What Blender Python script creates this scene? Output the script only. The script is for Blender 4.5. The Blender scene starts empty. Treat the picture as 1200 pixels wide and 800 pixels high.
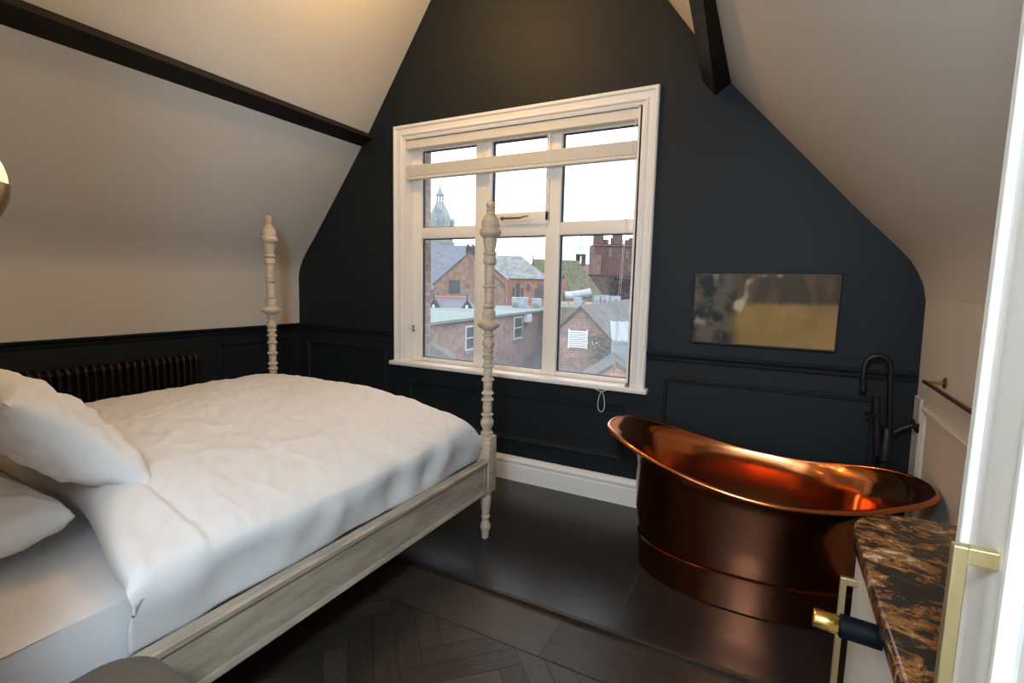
import bpy, bmesh, math, random
from mathutils import Vector, Matrix, noise
random.seed(7)
PI = math.pi
sc = bpy.context.scene
col = sc.collection
# ------------------------------------------------------------------ measured room (metres)
YW, XL, XR = 3.248, -3.97, 0.675
H = 1.45
YAW, PITCH, ROLL, FPX = 0.48561, -0.11205, 0.02232, 592.78
FW = Vector((-math.sin(YAW), math.cos(YAW), 0)); RT = Vector((math.cos(YAW), math.sin(YAW), 0))
def ext(u, d, z):            # outdoors: metres to the right, metres away along the view, height
    p = FW * d + RT * u; return Vector((p.x, p.y, z))

# ------------------------------------------------------------------ mesh builder
class MB:
    def __init__(s): s.bm = bmesh.new()
    def face(s, pts):
        vs = [s.bm.verts.new(p) for p in pts]
        try: return s.bm.faces.new(vs)
        except ValueError: return None
    def hexa(s, c):          # 8 corners: bottom 4, top 4
        v = [s.bm.verts.new(p) for p in c]
        for f in ((3,2,1,0),(4,5,6,7),(0,1,5,4),(1,2,6,5),(2,3,7,6),(3,0,4,7)): s.bm.faces.new([v[i] for i in f])
        return v
    def box(s, x0, x1, y0, y1, z0, z1, bev=0, seg=2):
        v = s.hexa([(x0,y0,z0),(x1,y0,z0),(x1,y1,z0),(x0,y1,z0),(x0,y0,z1),(x1,y0,z1),(x1,y1,z1),(x0,y1,z1)])
        if bev:
            es = list({e for q in v for e in q.link_edges})
            bmesh.ops.bevel(s.bm, geom=es, offset=bev, segments=seg, profile=.5, affect='EDGES')
        return s
    def prism(s, pts, off):  # planar polygon pushed along off
        off = Vector(off); n = len(pts)
        a = [s.bm.verts.new(p) for p in pts]; b = [s.bm.verts.new(Vector(p)+off) for p in pts]
        s.bm.faces.new(a); s.bm.faces.new(b[::-1])
        for i in range(n): s.bm.faces.new([a[(i+1)%n], a[i], b[i], b[(i+1)%n]])
        return s
    def loops(s, L, close_u=True, caps=True):
        R = [[s.bm.verts.new(p) for p in l] for l in L]; n = len(R[0])
        for a, b in zip(R, R[1:]):
            for i in range(n if close_u else n-1):
                j = (i+1) % n; s.bm.faces.new([a[i], a[j], b[j], b[i]])
        if caps and close_u:
            s.bm.faces.new(R[0][::-1]); s.bm.faces.new(R[-1])
        return s
    def lathe(s, prof, c=(0,0,0), seg=24, axis=(0,0,1), caps=True, phase=0):
        ax = Vector(axis).normalized(); q = Vector((0,0,1)).rotation_difference(ax); c = Vector(c)
        return s.loops([[c + q @ Vector((r*math.cos(t+phase), r*math.sin(t+phase), z)) for t in [2*PI*k/seg for k in range(seg)]] for r, z in prof], caps=caps)
    def tube(s, pts, r, seg=10):
        pts = [Vector(p) for p in pts]; L = []; up = None
        rr = r if isinstance(r, (list, tuple)) else [r]*len(pts)
        for i, p in enumerate(pts):
            t = (pts[min(i+1, len(pts)-1)] - pts[max(i-1, 0)]).normalized()
            if up is None:
                up = Vector((0,0,1)) if abs(t.z) < .9 else Vector((1,0,0))
            a = (up - t*up.dot(t)).normalized(); b = t.cross(a); up = a
            L.append([p + (a*math.cos(2*PI*k/seg) + b*math.sin(2*PI*k/seg))*rr[i] for k in range(seg)])
        return s.loops(L)
    def build(s, name, m=None, parent=None, smooth=None, kind=None, origin=None):
        bmesh.ops.recalc_face_normals(s.bm, faces=s.bm.faces)
        if parent is not None: o0 = WORLD[parent.name]
        elif origin is not None: o0 = Vector(origin)
        else:
            vs = [v.co for v in s.bm.verts]
            lo = [min(v[i] for v in vs) for i in range(3)]; hi = [max(v[i] for v in vs) for i in range(3)]
            o0 = Vector(((lo[0]+hi[0])/2, (lo[1]+hi[1])/2, lo[2]))
        for v in s.bm.verts: v.co -= o0
        me = bpy.data.meshes.new(name); s.bm.to_mesh(me); s.bm.free()
        o = bpy.data.objects.new(name, me); col.objects.link(o)
        if m: me.materials.append(m)
        if parent is not None: o.parent = parent
        else: o.location = o0
        WORLD[o.name] = o0
        if smooth is not None:
            for p in me.polygons: p.use_smooth = True
            me.set_sharp_from_angle(angle=math.radians(smooth))
        if kind: o['kind'] = kind
        return o
WORLD = {}
def tag(o, label, cat, group=None):
    o['label'] = label; o['category'] = cat
    if group: o['group'] = group
    return o
def thing(name, loc, label, cat, group=None):
    o = bpy.data.objects.new(name, None); col.objects.link(o); o.location = loc; o.empty_display_size = .1
    WORLD[o.name] = Vector(loc)
    return tag(o, label, cat, group)
def interp(tab, x):
    if x <= tab[0][0]: return tab[0][1]
    for (a, p), (b, q) in zip(tab, tab[1:]):
        if x <= b:
            t = (x-a)/(b-a); return p + (q-p)*t
    return tab[-1][1]
def sm_interp(tab, x):       # monotone-ish smooth (Catmull)
    n = len(tab)
    if x <= tab[0][0]: return tab[0][1]
    if x >= tab[-1][0]: return tab[-1][1]
    for i in range(n-1):
        if x <= tab[i+1][0]:
            x0, y0 = tab[i]; x1, y1 = tab[i+1]; h = x1-x0; t = (x-x0)/h
            m0 = (y1-tab[max(i-1,0)][1])/(x1-tab[max(i-1,0)][0]); m1 = (tab[min(i+2,n-1)][1]-y0)/(tab[min(i+2,n-1)][0]-x0)
            return (2*t**3-3*t*t+1)*y0+(t**3-2*t*t+t)*h*m0+(-2*t**3+3*t*t)*y1+(t**3-t*t)*h*m1

# ------------------------------------------------------------------ materials
def mat(name, c, rough=.5, metal=0, bump=0, bscale=40, var=0, vscale=6, c2=None, spec=.5, stretch=(1,1,1), detail=4):
    m = bpy.data.materials.new(name); m.use_nodes = True; nt = m.node_tree; b = nt.nodes['Principled BSDF']
    b.inputs['Base Color'].default_value = (*c, 1); b.inputs['Roughness'].default_value = rough
    b.inputs['Metallic'].default_value = metal; b.inputs['Specular IOR Level'].default_value = spec
    tc = nt.nodes.new('ShaderNodeTexCoord'); mp = nt.nodes.new('ShaderNodeMapping'); mp.inputs['Scale'].default_value = stretch
    nt.links.new(tc.outputs['Object'], mp.inputs[0])
    if var or c2:
        n = nt.nodes.new('ShaderNodeTexNoise'); n.inputs['Scale'].default_value = vscale; n.inputs['Detail'].default_value = detail
        nt.links.new(mp.outputs[0], n.inputs['Vector'])
        r = nt.nodes.new('ShaderNodeValToRGB'); r.color_ramp.elements[0].position = .35; r.color_ramp.elements[1].position = .65
        k = c2 or tuple(x*(1-var) for x in c)
        r.color_ramp.elements[0].color = (*k, 1); r.color_ramp.elements[1].color = (*c, 1)
        nt.links.new(n.outputs['Fac'], r.inputs[0]); nt.links.new(r.outputs[0], b.inputs['Base Color'])
    if bump:
        n = nt.nodes.new('ShaderNodeTexNoise'); n.inputs['Scale'].default_value = bscale; n.inputs['Detail'].default_value = 5
        nt.links.new(mp.outputs[0], n.inputs['Vector'])
        q = nt.nodes.new('ShaderNodeBump'); q.inputs['Strength'].default_value = bump; q.inputs['Distance'].default_value = .01
        nt.links.new(n.outputs['Fac'], q.inputs['Height']); nt.links.new(q.outputs[0], b.inputs['Normal'])
    return m
M = {}
M['navy'] = mat('navy_paint', (.0055,.0085,.0115), .6, bump=.05, bscale=120, spec=.3)
M['plaster'] = mat('warm_stone_paint', (.60,.57,.53), .75, bump=.06, bscale=25)
M['white'] = mat('white_gloss_paint', (.84,.81,.78), .35)
M['upvc'] = mat('white_plastic', (.88,.83,.77), .3)
M['beam'] = mat('black_stained_timber', (.008,.006,.0045), .6, spec=.25, bump=.25, bscale=14, stretch=(6,1,6))
M['linen'] = mat('white_cotton', (.64,.625,.62), .85, bump=.10, bscale=300)
M['pillowcase'] = mat('white_pillowcase', (.70,.69,.685), .85, bump=.12, bscale=60)
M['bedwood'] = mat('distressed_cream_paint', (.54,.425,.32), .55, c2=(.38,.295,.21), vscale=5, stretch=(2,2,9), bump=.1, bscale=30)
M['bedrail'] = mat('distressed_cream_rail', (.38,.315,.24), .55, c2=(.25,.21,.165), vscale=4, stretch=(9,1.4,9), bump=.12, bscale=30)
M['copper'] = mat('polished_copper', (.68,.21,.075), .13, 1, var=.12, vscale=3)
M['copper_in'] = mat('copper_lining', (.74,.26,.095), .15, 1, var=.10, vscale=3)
M['copper_out'] = mat('darkened_copper', (.28,.10,.05), .15, 1, var=.25, vscale=3)  # bath outside: dim reflections put into a darkened base colour
M['black'] = mat('matt_black_metal', (.006,.006,.006), .45, .3)
M['rad'] = mat('dark_bronze_enamel', (.022,.018,.014), .38, .6)
M['brass'] = mat('brushed_brass', (.66,.54,.29), .40, 1, bump=.08, bscale=260)
M['oldbrass'] = mat('antique_brass', (.38,.24,.10), .33, 1)
M['gold'] = mat('polished_brass_cap', (.75,.50,.16), .2, 1)
M['navypad'] = mat('navy_leatherette', (.001,.0015,.004), .6, spec=.12)
M['tile'] = mat('charcoal_slate_tile', (.018,.016,.016), .30, bump=.03, bscale=9, c2=(.012,.011,.011), vscale=2.5, spec=.5)
M['grout'] = mat('tile_grout', (.06,.055,.05), .8)
M['trim'] = mat('dark_bronze_strip', (.045,.03,.02), .4, .5)
M['cab'] = mat('pale_grey_cabinet_paint', (.60,.585,.555), .45)
M['taupe'] = mat('taupe_leather', (.060,.052,.042), .6, bump=.1, bscale=80)
M['gasket'] = mat('black_gasket', (.012,.015,.03), .5)
M['cord'] = mat('white_cord', (.7,.68,.64), .7)
M['blind'] = mat('cream_blind_slat', (.74,.70,.63), .45)
M['darkwood'] = mat('dark_wood_void', (.006,.005,.005), .6)

def nodes_mat(name):
    m = bpy.data.materials.new(name); m.use_nodes = True; nt = m.node_tree
    return m, nt, nt.nodes['Principled BSDF']
# herringbone planks: one tone per plank from its own vertex attribute
m, nt, b = nodes_mat('smoked_oak_planks')
at_ = nt.nodes.new('ShaderNodeAttribute'); at_.attribute_name = 'tone'
tc = nt.nodes.new('ShaderNodeAttribute'); tc.attribute_name = 'grain'
n = nt.nodes.new('ShaderNodeTexNoise'); n.inputs['Scale'].default_value = 6; n.inputs['Detail'].default_value = 8
mp = nt.nodes.new('ShaderNodeMapping'); mp.inputs['Scale'].default_value = (1.2, 14, 1)
nt.links.new(tc.outputs['Vector'], mp.inputs[0]); nt.links.new(mp.outputs[0], n.inputs['Vector'])
ad = nt.nodes.new('ShaderNodeMath'); ad.operation = 'MULTIPLY_ADD'; ad.inputs[1].default_value = .5
nt.links.new(at_.outputs['Fac'], ad.inputs[0]); nt.links.new(n.outputs['Fac'], ad.inputs[2])
r = nt.nodes.new('ShaderNodeValToRGB'); r.color_ramp.elements[0].color = (.007,.006,.0055,1); r.color_ramp.elements[1].color = (.042,.032,.024,1)
r.color_ramp.elements[0].position = .35; r.color_ramp.elements[1].position = 1.0
nt.links.new(ad.outputs[0], r.inputs[0]); nt.links.new(r.outputs[0], b.inputs['Base Color'])
b.inputs['Roughness'].default_value = .42
bp = nt.nodes.new('ShaderNodeBump'); bp.inputs['Strength'].default_value = .25; bp.inputs['Distance'].default_value = .004
nt.links.new(n.outputs['Fac'], bp.inputs['Height']); nt.links.new(bp.outputs[0], b.inputs['Normal'])
M['planks'] = m
# granite
m, nt, b = nodes_mat('brown_orange_granite')
tc = nt.nodes.new('ShaderNodeTexCoord'); mp = nt.nodes.new('ShaderNodeMapping'); mp.inputs['Scale'].default_value = (1, 1.0, 1); mp.inputs['Rotation'].default_value = (0,0,.25)
nt.links.new(tc.outputs['Object'], mp.inputs[0])
n = nt.nodes.new('ShaderNodeTexNoise'); n.inputs['Scale'].default_value = 22; n.inputs['Detail'].default_value = 10; n.inputs['Roughness'].default_value = .74; n.inputs['Distortion'].default_value = .5
mp2 = nt.nodes.new('ShaderNodeMapping'); mp2.inputs['Scale'].default_value = (.95, 1.25, 1); nt.links.new(mp.outputs[0], mp2.inputs[0])
nt.links.new(mp2.outputs[0], n.inputs['Vector'])
r = nt.nodes.new('ShaderNodeValToRGB'); cr = r.color_ramp
cr.elements[0].position = .30; cr.elements[0].color = (.010,.009,.008,1); cr.elements[1].position = .68; cr.elements[1].color = (.50,.42,.30,1)
for p_, c_ in ((.42,(.012,.011,.010)),(.475,(.035,.020,.012)),(.515,(.15,.055,.015)),(.545,(.26,.11,.028)),(.565,(.07,.035,.018)),(.60,(.36,.20,.085))):
    e = cr.elements.new(p_); e.color = (*c_, 1)
n2 = nt.nodes.new('ShaderNodeTexNoise'); n2.inputs['Scale'].default_value = 9; n2.inputs['Detail'].default_value = 3; nt.links.new(mp.outputs[0], n2.inputs['Vector'])
ma = nt.nodes.new('ShaderNodeMath'); ma.operation = 'MULTIPLY_ADD'; ma.inputs[1].default_value = .45; nt.links.new(n2.outputs['Fac'], ma.inputs[0])
mb_ = nt.nodes.new('ShaderNodeMath'); mb_.operation = 'ADD'; mb_.inputs[1].default_value = -.235; nt.links.new(n.outputs['Fac'], mb_.inputs[0]); nt.links.new(mb_.outputs[0], ma.inputs[2])
nt.links.new(ma.outputs[0], r.inputs[0]); nt.links.new(r.outputs[0], b.inputs['Base Color']); b.inputs['Roughness'].default_value = .16
M['granite'] = m
# glass: clear with surface reflection, faint condensation film near the foot of the panes
m, nt, b = nodes_mat('window_glass')
out = nt.nodes['Material Output']; nt.nodes.remove(b)
tr = nt.nodes.new('ShaderNodeBsdfTransparent'); gl = nt.nodes.new('ShaderNodeBsdfGlossy'); gl.inputs['Roughness'].default_value = .02
fr = nt.nodes.new('ShaderNodeFresnel'); fr.inputs['IOR'].default_value = 1.35
mx = nt.nodes.new('ShaderNodeMixShader'); nt.links.new(fr.outputs[0], mx.inputs[0]); nt.links.new(tr.outputs[0], mx.inputs[1]); nt.links.new(gl.outputs[0], mx.inputs[2])
tc = nt.nodes.new('ShaderNodeTexCoord'); sx = nt.nodes.new('ShaderNodeSeparateXYZ'); nt.links.new(tc.outputs['Object'], sx.inputs[0])
n = nt.nodes.new('ShaderNodeTexNoise'); n.inputs['Scale'].default_value = 5; nt.links.new(tc.outputs['Object'], n.inputs['Vector'])
mr = nt.nodes.new('ShaderNodeMapRange'); mr.inputs['From Min'].default_value = 0.05; mr.inputs['From Max'].default_value = .75; mr.inputs['To Min'].default_value = .16; mr.inputs['To Max'].default_value = 0
nt.links.new(sx.outputs['Z'], mr.inputs['Value'])
mu = nt.nodes.new('ShaderNodeMath'); mu.operation = 'MULTIPLY'; nt.links.new(mr.outputs[0], mu.inputs[0]); nt.links.new(n.outputs['Fac'], mu.inputs[1])
df = nt.nodes.new('ShaderNodeBsdfTranslucent'); df.inputs['Color'].default_value = (.75,.82,.9,1)
mx2 = nt.nodes.new('ShaderNodeMixShader'); nt.links.new(mu.outputs[0], mx2.inputs[0]); nt.links.new(mx.outputs[0], mx2.inputs[1]); nt.links.new(df.outputs[0], mx2.inputs[2])
nt.links.new(mx2.outputs[0], out.inputs[0])
M['glass'] = m
def emit(name, c, s):
    m, nt, b = nodes_mat(name); b.inputs['Base Color'].default_value = (*c,1)
    b.inputs['Emission Color'].default_value = (*c,1); b.inputs['Emission Strength'].default_value = s; return m
M['lampglass'] = emit('lit_opal_glass', (1,.86,.38), 1.3)
def brick(name, c1, c2, mortar, scale=1.0, row=.09):
    m, nt, b = nodes_mat(name); tc = nt.nodes.new('ShaderNodeTexCoord'); s = nt.nodes.new('ShaderNodeSeparateXYZ'); nt.links.new(tc.outputs['Object'], s.inputs[0])
    a = nt.nodes.new('ShaderNodeMath'); a.operation = 'ADD'; nt.links.new(s.outputs['X'], a.inputs[0]); nt.links.new(s.outputs['Y'], a.inputs[1])
    cb = nt.nodes.new('ShaderNodeCombineXYZ'); nt.links.new(a.outputs[0], cb.inputs['X']); nt.links.new(s.outputs['Z'], cb.inputs['Y'])
    k = nt.nodes.new('ShaderNodeTexBrick'); k.inputs['Scale'].default_value = scale; k.inputs['Brick Width'].default_value = .25; k.inputs['Row Height'].default_value = row; k.inputs['Mortar Size'].default_value = .012
    k.inputs['Color1'].default_value = (*c1,1); k.inputs['Color2'].default_value = (*c2,1); k.inputs['Mortar'].default_value = (*mortar,1); k.inputs['Bias'].default_value = -.1
    nt.links.new(cb.outputs[0], k.inputs['Vector'])
    n = nt.nodes.new('ShaderNodeTexNoise'); n.inputs['Scale'].default_value = 2.6; n.inputs['Detail'].default_value = 9; n.inputs['Roughness'].default_value = .7; nt.links.new(tc.outputs['Object'], n.inputs['Vector'])
    mx = nt.nodes.new('ShaderNodeMix'); mx.data_type = 'RGBA'; mx.blend_type = 'MULTIPLY'; mx.inputs['Factor'].default_value = .7
    r = nt.nodes.new('ShaderNodeValToRGB'); r.color_ramp.elements[0].color = (.42,.42,.46,1); r.color_ramp.elements[1].color = (1.5,1.35,1.3,1); r.color_ramp.elements[0].position=.34; r.color_ramp.elements[1].position=.64
    nt.links.new(n.outputs['Fac'], r.inputs[0]); nt.links.new(k.outputs['Color'], mx.inputs['A']); nt.links.new(r.outputs[0], mx.inputs['B'])
    nt.links.new(mx.outputs['Result'], b.inputs['Base Color']); b.inputs['Roughness'].default_value = .9
    return m
M['brick'] = brick('weathered_red_brick', (.31,.16,.115), (.22,.13,.105), (.30,.265,.24))
M['brick_dk'] = brick('brown_brick', (.24,.145,.10), (.18,.12,.09), (.24,.21,.18))
M['brick_or'] = brick('orange_brick', (.38,.18,.11), (.31,.15,.10), (.30,.25,.21))
M['sandstone'] = brick('dark_red_sandstone', (.115,.075,.068), (.085,.062,.06), (.075,.06,.058), row=.4)
M['sandstone_lt'] = brick('brown_sandstone', (.20,.13,.10), (.17,.11,.09), (.13,.10,.085), row=.4)
def roofmat(name, c, c2, moss=None):
    return mat(name, c, .7, c2=c2, vscale=1.1, bump=.6, bscale=9, detail=10, stretch=(2.2,1,2.2))
M['slate'] = roofmat('grey_slate', (.22,.24,.235), (.13,.14,.14))
M['slate_blue'] = roofmat('blue_grey_slate', (.15,.165,.195), (.11,.125,.15))
M['slate_dark'] = roofmat('dark_slate', (.085,.08,.06), (.035,.035,.034))
M['slate_olive'] = roofmat('mossy_roof', (.115,.115,.06), (.055,.058,.032))
M['flat'] = mat('grey_green_felt_roof', (.19,.23,.21), .8, c2=(.14,.175,.165), vscale=.7)
M['mossflat'] = mat('mossy_felt_roof', (.20,.19,.115), .9, c2=(.13,.13,.09), vscale=1.2)
M['redtile'] = mat('red_ridge_tile', (.36,.13,.09), .8)
M['stone'] = mat('pale_green_stone', (.22,.26,.245), .8, c2=(.13,.16,.155), vscale=.5)
M['lead'] = mat('pale_lead_sheet', (.42,.50,.56), .6)
M['steel'] = mat('galvanised_duct', (.36,.40,.43), .5, .2, c2=(.22,.25,.28), vscale=2)
M['whitepaint'] = mat('white_outdoor_paint', (.60,.62,.64), .6)
M['winglass'] = mat('dark_window_pane', (.06,.075,.09), .15)
M['darkslat'] = mat('black_barge_board', (.03,.03,.03), .7)
M['leaf'] = mat('winter_ivy', (.10,.10,.05), .8, c2=(.15,.11,.07), vscale=3)
M['twig'] = mat('bare_twigs', (.12,.10,.08), .9)
M['asphalt'] = mat('yard_ground', (.10,.10,.10), .9)
M['poly'] = mat('milky_polycarbonate', (.20,.24,.27), .4)

# ------------------------------------------------------------------ room shell
prof = [(-3.966,1.471),(-3.958,1.525),(-3.939,1.573),(-3.907,1.632),(-3.867,1.689),(-3.815,1.75),(-3.752,1.822),(-3.404,2.257),(-3.106,2.633),(-2.46,3.538),(-2.13,4.0),
        (-1.34,4.0),(-.719,3.145),(-.593,2.972),(-.334,2.610),(-.136,2.393),(.088,2.143),(.3,1.906),(.461,1.735),(.52,1.673),(.567,1.618),(.604,1.556),(.632,1.49),(.645,1.42)]
YB = -1.5
floor_z = -.015
def slab(pts2, y0, y1, name, m, kind, thick=.12):
    mb = MB(); pts2 = list(pts2); L = []
    n = len(pts2); out = []
    for i, (x, z) in enumerate(pts2):
        a = Vector(pts2[max(i-1,0)]); b_ = Vector(pts2[min(i+1,n-1)]); t = (b_-a).normalized(); nn = Vector((-t.y, t.x))
        out.append((x + nn.x*thick, z + nn.y*thick))
    ring = pts2 + out[::-1]
    mb.loops([[(x, y0, z) for x, z in ring], [(x, y1, z) for x, z in ring]])
    return mb.build(name, m, smooth=30, kind=kind)
slab([(-3.97,1.045)] + prof[:11], YB-.02, YW+.02, 'ceiling', M['plaster'], 'structure')           # left slope with its knee
slab(prof[10:12], YB-.02, YW+.02, 'ceiling', M['plaster'], 'structure')
slab(prof[11:], YB-.02, YW+.02, 'ceiling', M['plaster'], 'structure')
MB().box(XL-.12, XL, YB, YW, -.1, 1.046).build('wall_left', M['navy'], kind='structure')
MB().prism([(XR,YB,-.1),(XR+.14,YB,-.1),(XR+.14,YB,1.5),(.645,YB,1.5)], (0, YW-YB, 0)).build('wall_right', M['plaster'], kind='structure')
# window wall: pieces round the opening
WX0, WX1, WZ0, WZ1 = -2.705, -.855, .79, 2.565
full = [(-3.97,-.1),(-3.97,1.471)] + prof + [(.66,1.42),(.66,-.1)]
def clipx(poly, a, keep_left):
    res = []
    for i in range(len(poly)):
        p, q = poly[i], poly[(i+1) % len(poly)]
        ip = (p[0] <= a) == keep_left or p[0] == a; iq = (q[0] <= a) == keep_left or q[0] == a
        if ip: res.append(p)
        if ip != iq:
            t = (a-p[0])/(q[0]-p[0]); res.append((a, p[1]+t*(q[1]-p[1])))
    return res
mb = MB()
mid = clipx(clipx(full, WX0, False), WX1, True)
up = [(WX0,WZ1),(WX1,WZ1)] + sorted([p for p in mid if p[1] > 2.6], key=lambda p: -p[0])
for poly in (clipx(full, WX0, True), clipx(full, WX1, False), up, [(WX0,-.1),(WX1,-.1),(WX1,WZ0),(WX0,WZ0)]):
    mb.prism([(x, YW, z) for x, z in poly], (0, .17, 0))
mb.build('wall_front', M['navy'], kind='structure')
# outer brick skin with the reveal seen through the left pane
mb = MB(); y0, y1 = YW+.175, YW+.36
mb.box(-4.2, -2.723, y0, y1, -9, 4.6); mb.box(-.80, .9, y0, y1, -9, 4.6); mb.box(-2.723, -.80, y0, y1, -9, .70); mb.box(-2.723, -.80, y0, y1, 2.62, 4.6)
mb.build('wall_outside', M['brick_dk'], kind='structure')
# headboard wall, return and rear wall
MB().prism([(-3.97,0,-.1),(-3.97,0,1.471)] and [(x, -.02, z) for x, z in clipx(full, -.95, True)], (0, .12, 0)).build('wall_back', M['plaster'], kind='structure')
MB().prism([(x, YB, z) for x, z in clipx(full, -.95, False)], (0, -.12, 0)).build('wall_rear', M['plaster'], kind='structure')
MB().prism([(-.95,YB,-.1),(-.95,-.02,-.1),(-.95,-.02,3.4),(-.95,YB,3.4)], (-.1,0,0)).build('wall_return', M['plaster'], kind='structure')

# floors
mb = MB(); mb.box(XL, XR, 1.985, YW, -.1, 0, bev=0); ft = mb.build('floor', M['tile'], kind='structure')
mb = MB()
for x in (-3.34, -1.94, -.54): mb.box(x-.002, x+.002, 1.986, YW, -.02, .0006)
mb.build('grout_line', M['grout'], ft)
MB().box(XL, XR, 1.968, 1.988, -.1, .003, bev=.002).build('threshold_strip', M['trim'], ft)
mb = MB(); bm = mb.bm
pw, pl = .092, .46
tone = []
def plank(c, ux, L, W):
    uy = Vector((-ux.y, ux.x, 0)); g = .0015; pts = []
    a, b_ = L/2-g, W/2-g
    f = mb.face([c-ux*a-uy*b_, c+ux*a-uy*b_, c+ux*a+uy*b_, c-ux*a+uy*b_])
    return f
layers = bm.faces.layers.float.new('tone_f')
gr = bm.loops.layers.float_vector.new('grain'); tn = bm.loops.layers.float.new('tone')
def lay(c, ux, L, W):
    f = plank(c, ux, L, W); t = random.random(); o = Vector((random.random()*30, random.random()*30, 0)); uy = Vector((-ux.y, ux.x, 0))
    for l in f.loops:
        d = l.vert.co - c; l[tn] = t; l[gr] = o + Vector((d.dot(ux), d.dot(uy), 0))
# 90-degree herringbone, turned 45 degrees
q = PI/4
e1 = Vector((math.cos(q), math.sin(q), 0)); e2 = Vector((-math.sin(q), math.cos(q), 0))
o0 = Vector((-1.115, 1.70, floor_z))
K = int(pl/pw)
for i in range(-60, 60):
    for j in range(-12, 12):
        base = o0 + (e1*i + e2*i)*pw + (e1 - e2)*(j*pl)
        c1 = base + e1*(pl/2) + e2*(pw/2)
        c2 = base + e1*(pw/2) + e2*(pw + pl/2)
        for c, ux in ((c1, e1), (c2, e2)):
            if XL-.3 < c.x < XR+.3 and YB-.3 < c.y < 2.1: lay(c, ux, pl, pw)
for a, nn in ((1.70, (0,1,0)), ):
    bmesh.ops.bisect_plane(bm, geom=bm.verts[:]+bm.edges[:]+bm.faces[:], plane_co=(0,a,0), plane_no=nn, clear_outer=True)
for a, nn in ((XL, (-1,0,0)), (XR, (1,0,0))):
    bmesh.ops.bisect_plane(bm, geom=bm.verts[:]+bm.edges[:]+bm.faces[:], plane_co=(a,0,0), plane_no=nn, clear_outer=True)
bmesh.ops.bisect_plane(bm, geom=bm.verts[:]+bm.edges[:]+bm.faces[:], plane_co=(0,YB,0), plane_no=(0,-1,0), clear_outer=True)
x = XL
for w in (1.5, 1.72, 1.5):
    x1 = min(x+w, XR); lay(Vector(((x+x1)/2, (1.703+1.968)/2, floor_z)), Vector((1,0,0)), x1-x, .263); x = x1
fl = mb.build('floor', M['planks'], kind='structure', origin=(0,0,0))
MB().box(XL, XR, YB, 1.968, -.1, floor_z-.002).build('floor_void', M['darkwood'], fl)

# ------------------------------------------------------------------ mouldings
front = lambda a, b_, d: Vector((a, YW-d, b_))
leftw = lambda a, b_, d: Vector((XL+d, a, b_))
wallx = lambda z: XR - .03*(z+.1)/1.6      # the right wall leans in slightly
rightw = lambda a, b_, d: Vector((wallx(b_)-d, a, b_))
def frame(mb, mp_, a0, a1, b0, b1, prof_):
    L = []
    for t, d in prof_:
        L.append([mp_(a0+t, b0+t, d), mp_(a1-t, b0+t, d), mp_(a1-t, b1-t, d), mp_(a0+t, b1-t, d)])
    return mb.loops(L, caps=False)
def strip(mb, mp_, a0, a1, prof_):     # prof_: (height, depth)
    L = [[mp_(a, z, d) for z, d in prof_] for a in (a0, a1)]
    return mb.loops(L)
PANEL = [(0,0),(0,.012),(.006,.018),(.014,.018),(.02,.012),(.028,.012),(.034,.004),(.034,0)]
def rail_prof(z): return [(z-.055,0),(z-.055,.006),(z-.045,.012),(z-.03,.012),(z-.024,.022),(z-.008,.030),(z,.030),(z,0)]
ti = 0
def trim(mbf, m):
    global ti; ti += 1
    return mbf.build('trim_%d' % ti, m, smooth=35, kind='structure')
trim(strip(MB(), front, -3.97, -2.81, rail_prof(1.046)), M['navy'])
trim(strip(MB(), front, -.732, .645, rail_prof(1.046)), M['navy'])
trim(strip(MB(), leftw, .1, YW, rail_prof(1.05)), M['navy'])
for a0, a1, b0, b1 in ((-3.86,-2.90,.30,.90),(-2.66,-.86,.30,.66),(-.63,.50,.30,.90)): trim(frame(MB(), front, a0, a1, b0, b1, PANEL), M['navy'])
for a0, a1 in ((2.45,3.1),): trim(frame(MB(), leftw, a0, a1, .30, .93, PANEL), M['navy'])
trim(frame(MB(), rightw, 2.0, 3.07, .30, .905, PANEL), M['plaster'])
trim(strip(MB(), rightw, 3.12, 3.235, [(.2,0),(.2,.012),(.93,.012),(.93,0)]), M['plaster'])
BASE = [(0,0),(0,.022),(.012,.022),(.118,.020),(.124,.016),(.132,.016),(.140,.022),(.152,.022),(.166,.012),(.183,.010),(.183,0)]
strip(MB(), front, XL, XR, BASE).build('baseboard_front', M['white'], smooth=30, kind='structure')
strip(MB(), rightw, 1.55, YW, BASE).build('baseboard_right', M['white'], smooth=30, kind='structure')
strip(MB(), leftw, .1, YW, BASE).build('baseboard_left', M['navy'], smooth=30, kind='structure')

# ------------------------------------------------------------------ window
win = bpy.data.objects.new('window_1', None); col.objects.link(win); win.location = (-1.78, YW, .79); win['kind'] = 'structure'; WORLD['window_1'] = Vector(win.location)
CAS = [(0,0),(0,.024),(.008,.032),(.022,.032),(.030,.022),(.058,.019),(.066,.026),(.076,.026),(.084,.015),(.098,.013),(.102,.008),(.102,-.01)]
x0, x1, zb, z1 = -2.807, -.735, .80, 2.667
mb = MB(); L = []
for t, d in CAS: L.append([front(x0+t, zb, d), front(x0+t, z1-t, d), front(x1-t, z1-t, d), front(x1-t, zb, d)])
mb.loops(L, close_u=False); mb.build('casing', M['white'], win, smooth=25)
mb = MB(); mb.box(-2.83, -.712, YW-.065, YW+.09, .772, .806, bev=.008, seg=3); mb.build('sill_board', M['white'], win, smooth=35)
mb = MB(); fy = YW+.08
mb.box(-2.712, -2.700, YW-.01, fy+.08, .80, 2.57); mb.box(-.860, -.848, YW-.01, fy+.08, .80, 2.57); mb.box(-2.712, -.848, YW-.01, fy+.08, 2.560, 2.572)
mb.build('jamb_lining', M['white'], win)
PZ = dict(b0=.835, b1=1.800, u0=1.890, u1=2.487)
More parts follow.
